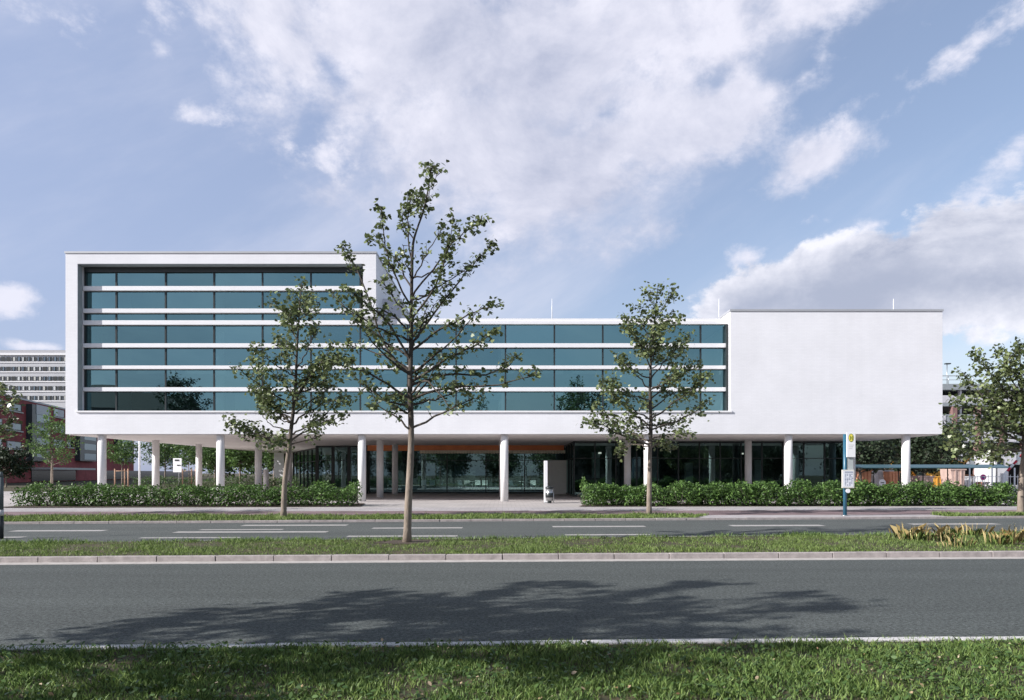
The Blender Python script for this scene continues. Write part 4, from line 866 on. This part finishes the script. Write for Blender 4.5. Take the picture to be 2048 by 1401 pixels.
# distant slab block
SB = thing('slab_block', 'tall pale grey slab office block with window bands beyond the brick building', 'building', (-170, 250, 0)); YB2 = 250
xa, xb2 = PX(-140, YB2), PX(150, YB2)
w = MB(); w.box(xa, xb2, YB2, YB2+16, 0, PZ(711, YB2)); w.build('wall', mat('slab_concrete', (.50,.51,.54), .8, var=.08, vscale=.3), SB)
w = MB(); w.box(xa+.5, xb2-.5, YB2+.8, YB2+15, PZ(711, YB2)+.003, PZ(700, YB2)); w.build('attic', mat('slab_attic', (.35,.35,.37), .7, var=.08), SB)
w = MB(); w.box(xa-.3, xb2+.3, YB2-.4, YB2+16.3, PZ(711, YB2), PZ(708.5, YB2)+.3); w.build('cornice', M_white, SB)
for k in range(7):
    y0 = 714.5+19.4*k; z1, z0 = PZ(y0, YB2), PZ(y0+8.8, YB2)
    w = MB(); w.box(xa+1, xb2-1, YB2-.2, YB2-.05, z0-.5, z0-.1); w.build('balcony_band', M_white, SB)
    px = -8
    while px < 131 and y0 < 800:
        wd = 8.2; w = MB(); w.box(PX(px, YB2), PX(px+wd, YB2), YB2-.12, YB2-.02, z0, z1); f = w.build('window', M_dark, SB)
        if rs.random() < .75:
            a = rs.uniform(.1, .5); w = MB(); w.box(PX(px+a*wd, YB2), PX(px+min(.95, a+rs.uniform(.25, .5))*wd, YB2), YB2-.2, YB2-.13, z0+.1, z1-.1); w.build('curtain', rs.choice((M_wf, M_bw, M_grey)), f)
        px += wd+2.2

# ------------------------------------------------------------ background, right
YK = 85
K = thing('car_park', 'multi-storey car park with open decks, brick piers and pale parapets at the right', 'car park', (PX(1950, YK), YK, 0))
x0, x1 = PX(1700, YK), PX(2230, YK)
M_kd = mat('deck_concrete', (.26,.29,.31), .8, var=.15); M_kw = mat('deck_parapet', (.52,.52,.56), .7, var=.1); M_br = mat('pier_brick', (.22,.13,.12), .85, var=.25, vscale=3)
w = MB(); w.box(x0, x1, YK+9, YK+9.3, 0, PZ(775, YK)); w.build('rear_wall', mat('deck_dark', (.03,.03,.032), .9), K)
for ya, yb_, m_, nm in ((768, 780, M_kd, 'deck'), (791, 806, M_kw, 'parapet'), (806, 813, M_kd, 'deck'), (829, 852, M_kd, 'parapet'), (862, 886, M_kd, 'parapet'), (903, 930, M_kd, 'parapet')):
    w = MB(); w.box(x0, x1, YK, YK+(9 if nm == 'deck' else .25), PZ(yb_, YK)+.01, PZ(ya, YK)-.01); w.build(nm, m_, K)
for k in range(12):
    px = 1716+k*47; w = MB(); w.box(PX(px, YK), PX(px+9, YK), YK-.15, YK+.5, 0, PZ(813, YK)-.03); w.build('brick_pier', M_br, K)
    w = MB(); w.box(PX(px+20, YK), PX(px+24, YK), YK+.4, YK+.8, 0, PZ(780, YK)); w.build('column', M_kw, K)
    for ya, yb_ in ((831, 850), (864, 884), (905, 928)):
        w = MB(); w.box(PX(px+12, YK), PX(px+34, YK), YK-.06, YK-.005, PZ(yb_, YK), PZ(ya, YK)); w.build('mesh_panel', M_kw, K)
w = MB(); zt = PZ(752, YK); zm = PZ(768, YK)
w.tube([(x0, YK+.1, zt), (x1, YK+.1, zt)], .05, 6); w.tube([(x0, YK+.1, (zt+zm)/2), (x1, YK+.1, (zt+zm)/2)], .035, 6)
xx = x0
while xx < x1: w.tube([(xx, YK+.1, zm-.1), (xx, YK+.1, zt)], .04, 6); xx += 1.5
w.build('railing', M_steel, K)
w = MB(); xl = PX(1894, YK+4); w.tube([(xl, YK+4, PZ(772, YK)), (xl, YK+4, PZ(729, YK+4))], .05, 8); w.build('lamp_pole', M_steel, K); w = MB(); w.box(xl-.25, xl+.4, YK+3.8, YK+4.2, PZ(729, YK+4), PZ(727, YK+4)); w.build('lamp_head', M_dark, K)
# bicycle shelter
YC = 50; t = thing('bicycle_shelter', 'long blue-green canopy roof on thin posts behind the right hedge', 'shelter', (PX(1850, YC), YC, ZF))
w = MB(); xa, xb3 = PX(1690, YC), PX(2002, YC); za, zb_ = PZ(937, YC), PZ(929.5, YC)
w.prism([(YC-1.1, za), (YC-1.1, za+.05), (YC, zb_), (YC+1.2, za+.15), (YC+1.2, za+.1), (YC, zb_-.06)], xa, xb3, 'X'); w.build('roof', mat('shelter_roof', (.05,.11,.13), .35, var=.1), t)
for k in range(7):
    w = MB(); x = xa+.3+k*(xb3-xa-.6)/6; w.cyl(x, YC, ZF, zb_-.05, .035, 8); w.build('post', M_dark, t)
# excavators and skips of the works yard
M_yel = mat('machine_yellow', (.70,.36,.06), .5, var=.15, vscale=3)
def digger(x, y, lab, s=1.0, flip=1):
    t = thing('excavator', lab, 'excavator', (x, y, ZF), 'yellow machines in the works yard')
    q = lambda a, z: (x+flip*a*s, z*s+ZF)
    w = MB(); 
    for d in (-1, 1): w.prism([q(-1.5,.1), q(-1.3,0), q(1.3,0), q(1.5,.1), q(1.5,.55), q(1.3,.65), q(-1.3,.65), q(-1.5,.55)][::flip], y+d*.9*s-.25*s, y+d*.9*s+.25*s)
    w.build('tracks', M_dark, t)
    w = MB(); w.prism([q(-1.7,.75), q(1.1,.75), q(1.1,1.3), q(-.1,1.35), q(-.2,1.7), q(-1.6,1.6)][::flip], y-1*s, y+1*s); w.build('body', M_yel, t, bevel=.04)
    w = MB(); w.prism([q(.1,1.36), q(1.05,1.31), q(1.0,2.4), q(.15,2.5)][::flip], y-.95*s, y-.1*s); w.build('cab', MATS['dark_glazing'], t, bevel=.03)
    w = MB(); w.prism([q(.05,2.5), q(1.1,2.4), q(1.1,2.5), q(.05,2.6)][::flip], y-1*s, y-.05*s); w.build('cab_roof', M_yel, t)
    bm_ = MB(); bm_.tube([(q(1,1.3)[0], y+.3*s, q(1,1.3)[1]), (q(2.4,3.1)[0], y+.3*s, q(2.4,3.1)[1]), (q(3.6,3.2)[0], y+.3*s, q(3.6,3.2)[1])], .17*s, 8); bm_.build('boom', M_yel, t)
    bm_ = MB(); bm_.tube([(q(3.5,3.3)[0], y+.3*s, q(3.5,3.3)[1]), (q(4.2,1.5)[0], y+.3*s, q(4.2,1.5)[1])], .12*s, 8); bm_.build('stick', M_yel, t)
    w = MB(); w.prism([q(4.0,1.5), q(4.5,1.5), q(4.6,1.0), q(4.1,.8), q(3.8,1.1)][::flip], y, y+.7*s); w.build('bucket', M_dark, t)
digger(PX(1893, 66), 66, 'yellow excavator with raised boom left of the right edge tree', 1.0)
digger(PX(1850, 70), 70, 'second yellow excavator partly behind the rightmost stilt', .85, -1)
def skip(px, Y, lab, m_, wd=2.2, h=1.2, z=0.0, name='skip_container', cat='container'):
    x = PX(px, Y); t = thing(name, lab, cat, (x, Y, ZF)); w = MB(); w.prism([(x-wd/2, ZF+z+.1), (x+wd/2, ZF+z+.1), (x+wd/2+.15, ZF+z+h), (x-wd/2-.15, ZF+z+h)], Y-.7, Y+.7); w.build('body', m_, t, bevel=.03)
    w = MB(); w.box(x-wd/2-.2, x+wd/2+.2, Y-.76, Y-.7, ZF+z+h-.1, ZF+z+h); w.box(x-wd/4-.05, x-wd/4+.05, Y-.76, Y-.705, ZF+z+.12, ZF+z+h-.12); w.box(x+wd/4-.05, x+wd/4+.05, Y-.76, Y-.705, ZF+z+.12, ZF+z+h-.12); w.build('rim', m_, t)
    w = MB()
    for s_ in (-1, 1): w.box(x+s_*wd*.35-.12, x+s_*wd*.35+.12, Y-.6, Y+.6, ZF, ZF+z+.1)
    w.build('skid', M_dark, t)
M_or = mat('orange_paint', (.60,.27,.15), .6, var=.15, vscale=3); M_pk = mat('salmon_paint', (.50,.36,.31), .6, var=.15, vscale=3); M_wp = mat('white_sheet', (.55,.55,.57), .6, var=.1, vscale=3)
for k, (px, Y, lab, m_, wd, h) in enumerate(((1724, 57, 'orange skip behind the timetable case', M_or, .6, 1.75), (1741, 59, 'small white covered skip right of the timetable case', M_wp, .7, 1.5), (1762, 58, 'wide white covered skip between two orange ones', M_wp, .9, 1.7), (1780, 57, 'orange skip left of the rightmost stilt', M_or, .55, 1.6),
        (1843, 57, 'dull striped skip just right of the rightmost stilt', M_pk, .9, 1.25), (1868, 60, 'low yellow skip under the canopy', M_yel, .7, 1.2), (1905, 57, 'broad brownish skip below the canopy', M_pk, .9, 1.8), (1930, 59, 'white covered skip left of the magenta sign', M_wp, .8, 1.2), (1950, 61, 'orange skip beside the magenta sign', M_or, .6, 1.35), (1982, 60, 'pale covered skip near the right edge tree', M_wp, .9, 1.4))):
    skip(px, Y, lab, m_, wd, h)
x = PX(1966, 46); t = thing('round_sign', 'round magenta sign on a post behind the right hedge', 'sign', (x, 46, ZF)); w = MB(); w.tube([(x, 46, PZ(955, 46)), (x, 45.96, PZ(955, 46))], .19, 24); w.build('sign_disc', mat('magenta', (.65,.04,.28), .5), t); w = MB(); w.tube([(x, 45.955, PZ(955, 46)), (x, 45.95, PZ(955, 46))], .08, 16); w.build('emblem', mat('sign_blue', (.05,.03,.2), .5), t); w = MB(); w.cyl(x, 46.03, ZF, PZ(950, 46), .025, 8); w.build('post', M_steel, t)
x = PX(1764, 40); t = thing('round_sign', 'small round white sign just above the right hedge near the rightmost stilt', 'sign', (x, 40, ZF)); w = MB(); w.tube([(x, 40, PZ(966, 40)), (x, 39.96, PZ(966, 40))], .2, 24); w.build('sign_disc', M_white, t); w = MB(); w.box(x-.1, x+.1, 39.945, 39.955, PZ(966.5, 40), PZ(965, 40)); w.build('marking', M_dark, t); w = MB(); w.cyl(x, 40.03, ZF, PZ(960, 40), .025, 8); w.build('post', M_steel, t)
# container cabin with stripes and white fence at far right
x = PX(1995, 56); t = thing('site_cabin', 'white site cabin by the right edge tree', 'cabin', (x, 56, ZF)); w = MB(); w.box(PX(1990, 56), PX(2016, 56), 56, 58.5, PZ(965, 56), PZ(908, 56)); w.build('body', M_wp, t, bevel=.03); w = MB(); w.box(PX(1994, 56), PX(2006, 56), 55.95, 55.99, PZ(935, 56), PZ(918, 56)); w.build('window', MATS['dark_glazing'], t); w = MB(); w.box(PX(1989, 56), PX(2017, 56), 55.9, 58.6, PZ(908, 56), PZ(906, 56)); w.build('roof', M_grey, t)
t = thing('barrier_arm', 'red and white striped barrier arm raised at the right edge', 'barrier', (PX(2012, 48), 48, ZF)); a = Vector(P(2008, 950, 48)); c_ = Vector(P(2046, 908, 48))
M_redp = mat('red_paint', (.55,.03,.06), .5)
for k in range(6): w = MB(); w.tube([a.lerp(c_, k/6), a.lerp(c_, (k+.96)/6)], .08, 8); w.build('stripe', M_redp if k % 2 else M_white, t)
w = MB(); w.box(a.x-.15, a.x+.15, 47.85, 48.15, ZF, a.z+.1); w.build('pedestal', M_white, t)
t = thing('mesh_fence', 'white tubular fence behind the right end of the hedge', 'fence', (PX(1990, 42), 42, ZF))
w = MB(); xa, xb3 = PX(1940, 42), PX(2075, 42); x = xa
while x < xb3: w.tube([(x, 42, ZF), (x, 42, PZ(950+((int(x*7)) % 3)*2, 42))], .014, 6); x += .22
for z in (ZF+.15, PZ(954, 42)): w.tube([(xa, 42, z), (xb3, 42, z)], .02, 6)
w.build('panel', M_white, t)
x = xa
while x <= xb3+.01: w = MB(); w.cyl(x, 42.03, ZF, PZ(936, 42), .04, 10); w.build('post', M_white, t); x += (xb3-xa)/3
# buildings across the street, behind the viewer: they show only as reflections
for i, (xa, xb3, y, h, lab) in enumerate(((-95, -62, -20, 15, 'gabled building behind the viewer at the far left'), (-61, -45, -20, 13.2, 'low building behind the viewer at the left'), (16, 60, -60, 11, 'long building behind the viewer at the right'))):
    t = thing('street_building', lab, 'building', ((xa+xb3)/2, y, 0), 'buildings across the street')
    w = MB(); w.box(xa, xb3, y-10, y, 0, h*.75); w.build('wall', mat('far_render', (.16,.13,.12), .8, var=.2), t)
    w = MB(); w.prism([(y+.4, h*.75), (y-5, h), (y-10.4, h*.75)], xa-.4, xb3+.4, 'X'); w.build('roof', mat('roof_tile', (.09,.06,.055), .8, var=.2), t)
    x = xa+2
    while x < xb3-2:
        for z in (1.2, 4.4): w = MB(); w.box(x, x+1.4, y+.01, y+.05, z, z+1.7); w.build('window', MATS['dark_glazing'], t)
        x += 3.4
for i, (px0, px1, lab) in enumerate(((700, 1180, 'long dark block behind the courtyard trees'),)):
    t = thing('rear_building', lab, 'building', (PX(940, 95), 95, 0)); w = MB(); w.box(PX(px0, 95), PX(px1, 95), 95, 105, 0, 7.6); w.build('wall', mat('rear_wall', (.07,.08,.08), .8, var=.3), t)
    x = PX(px0, 95)+1
    while x < PX(px1, 95)-2:
        for z in (1, 4): w = MB(); w.box(x, x+1.8, 94.93, 94.99, z, z+1.9); w.build('window', MATS['dark_glazing'], t)
        x += 3.2
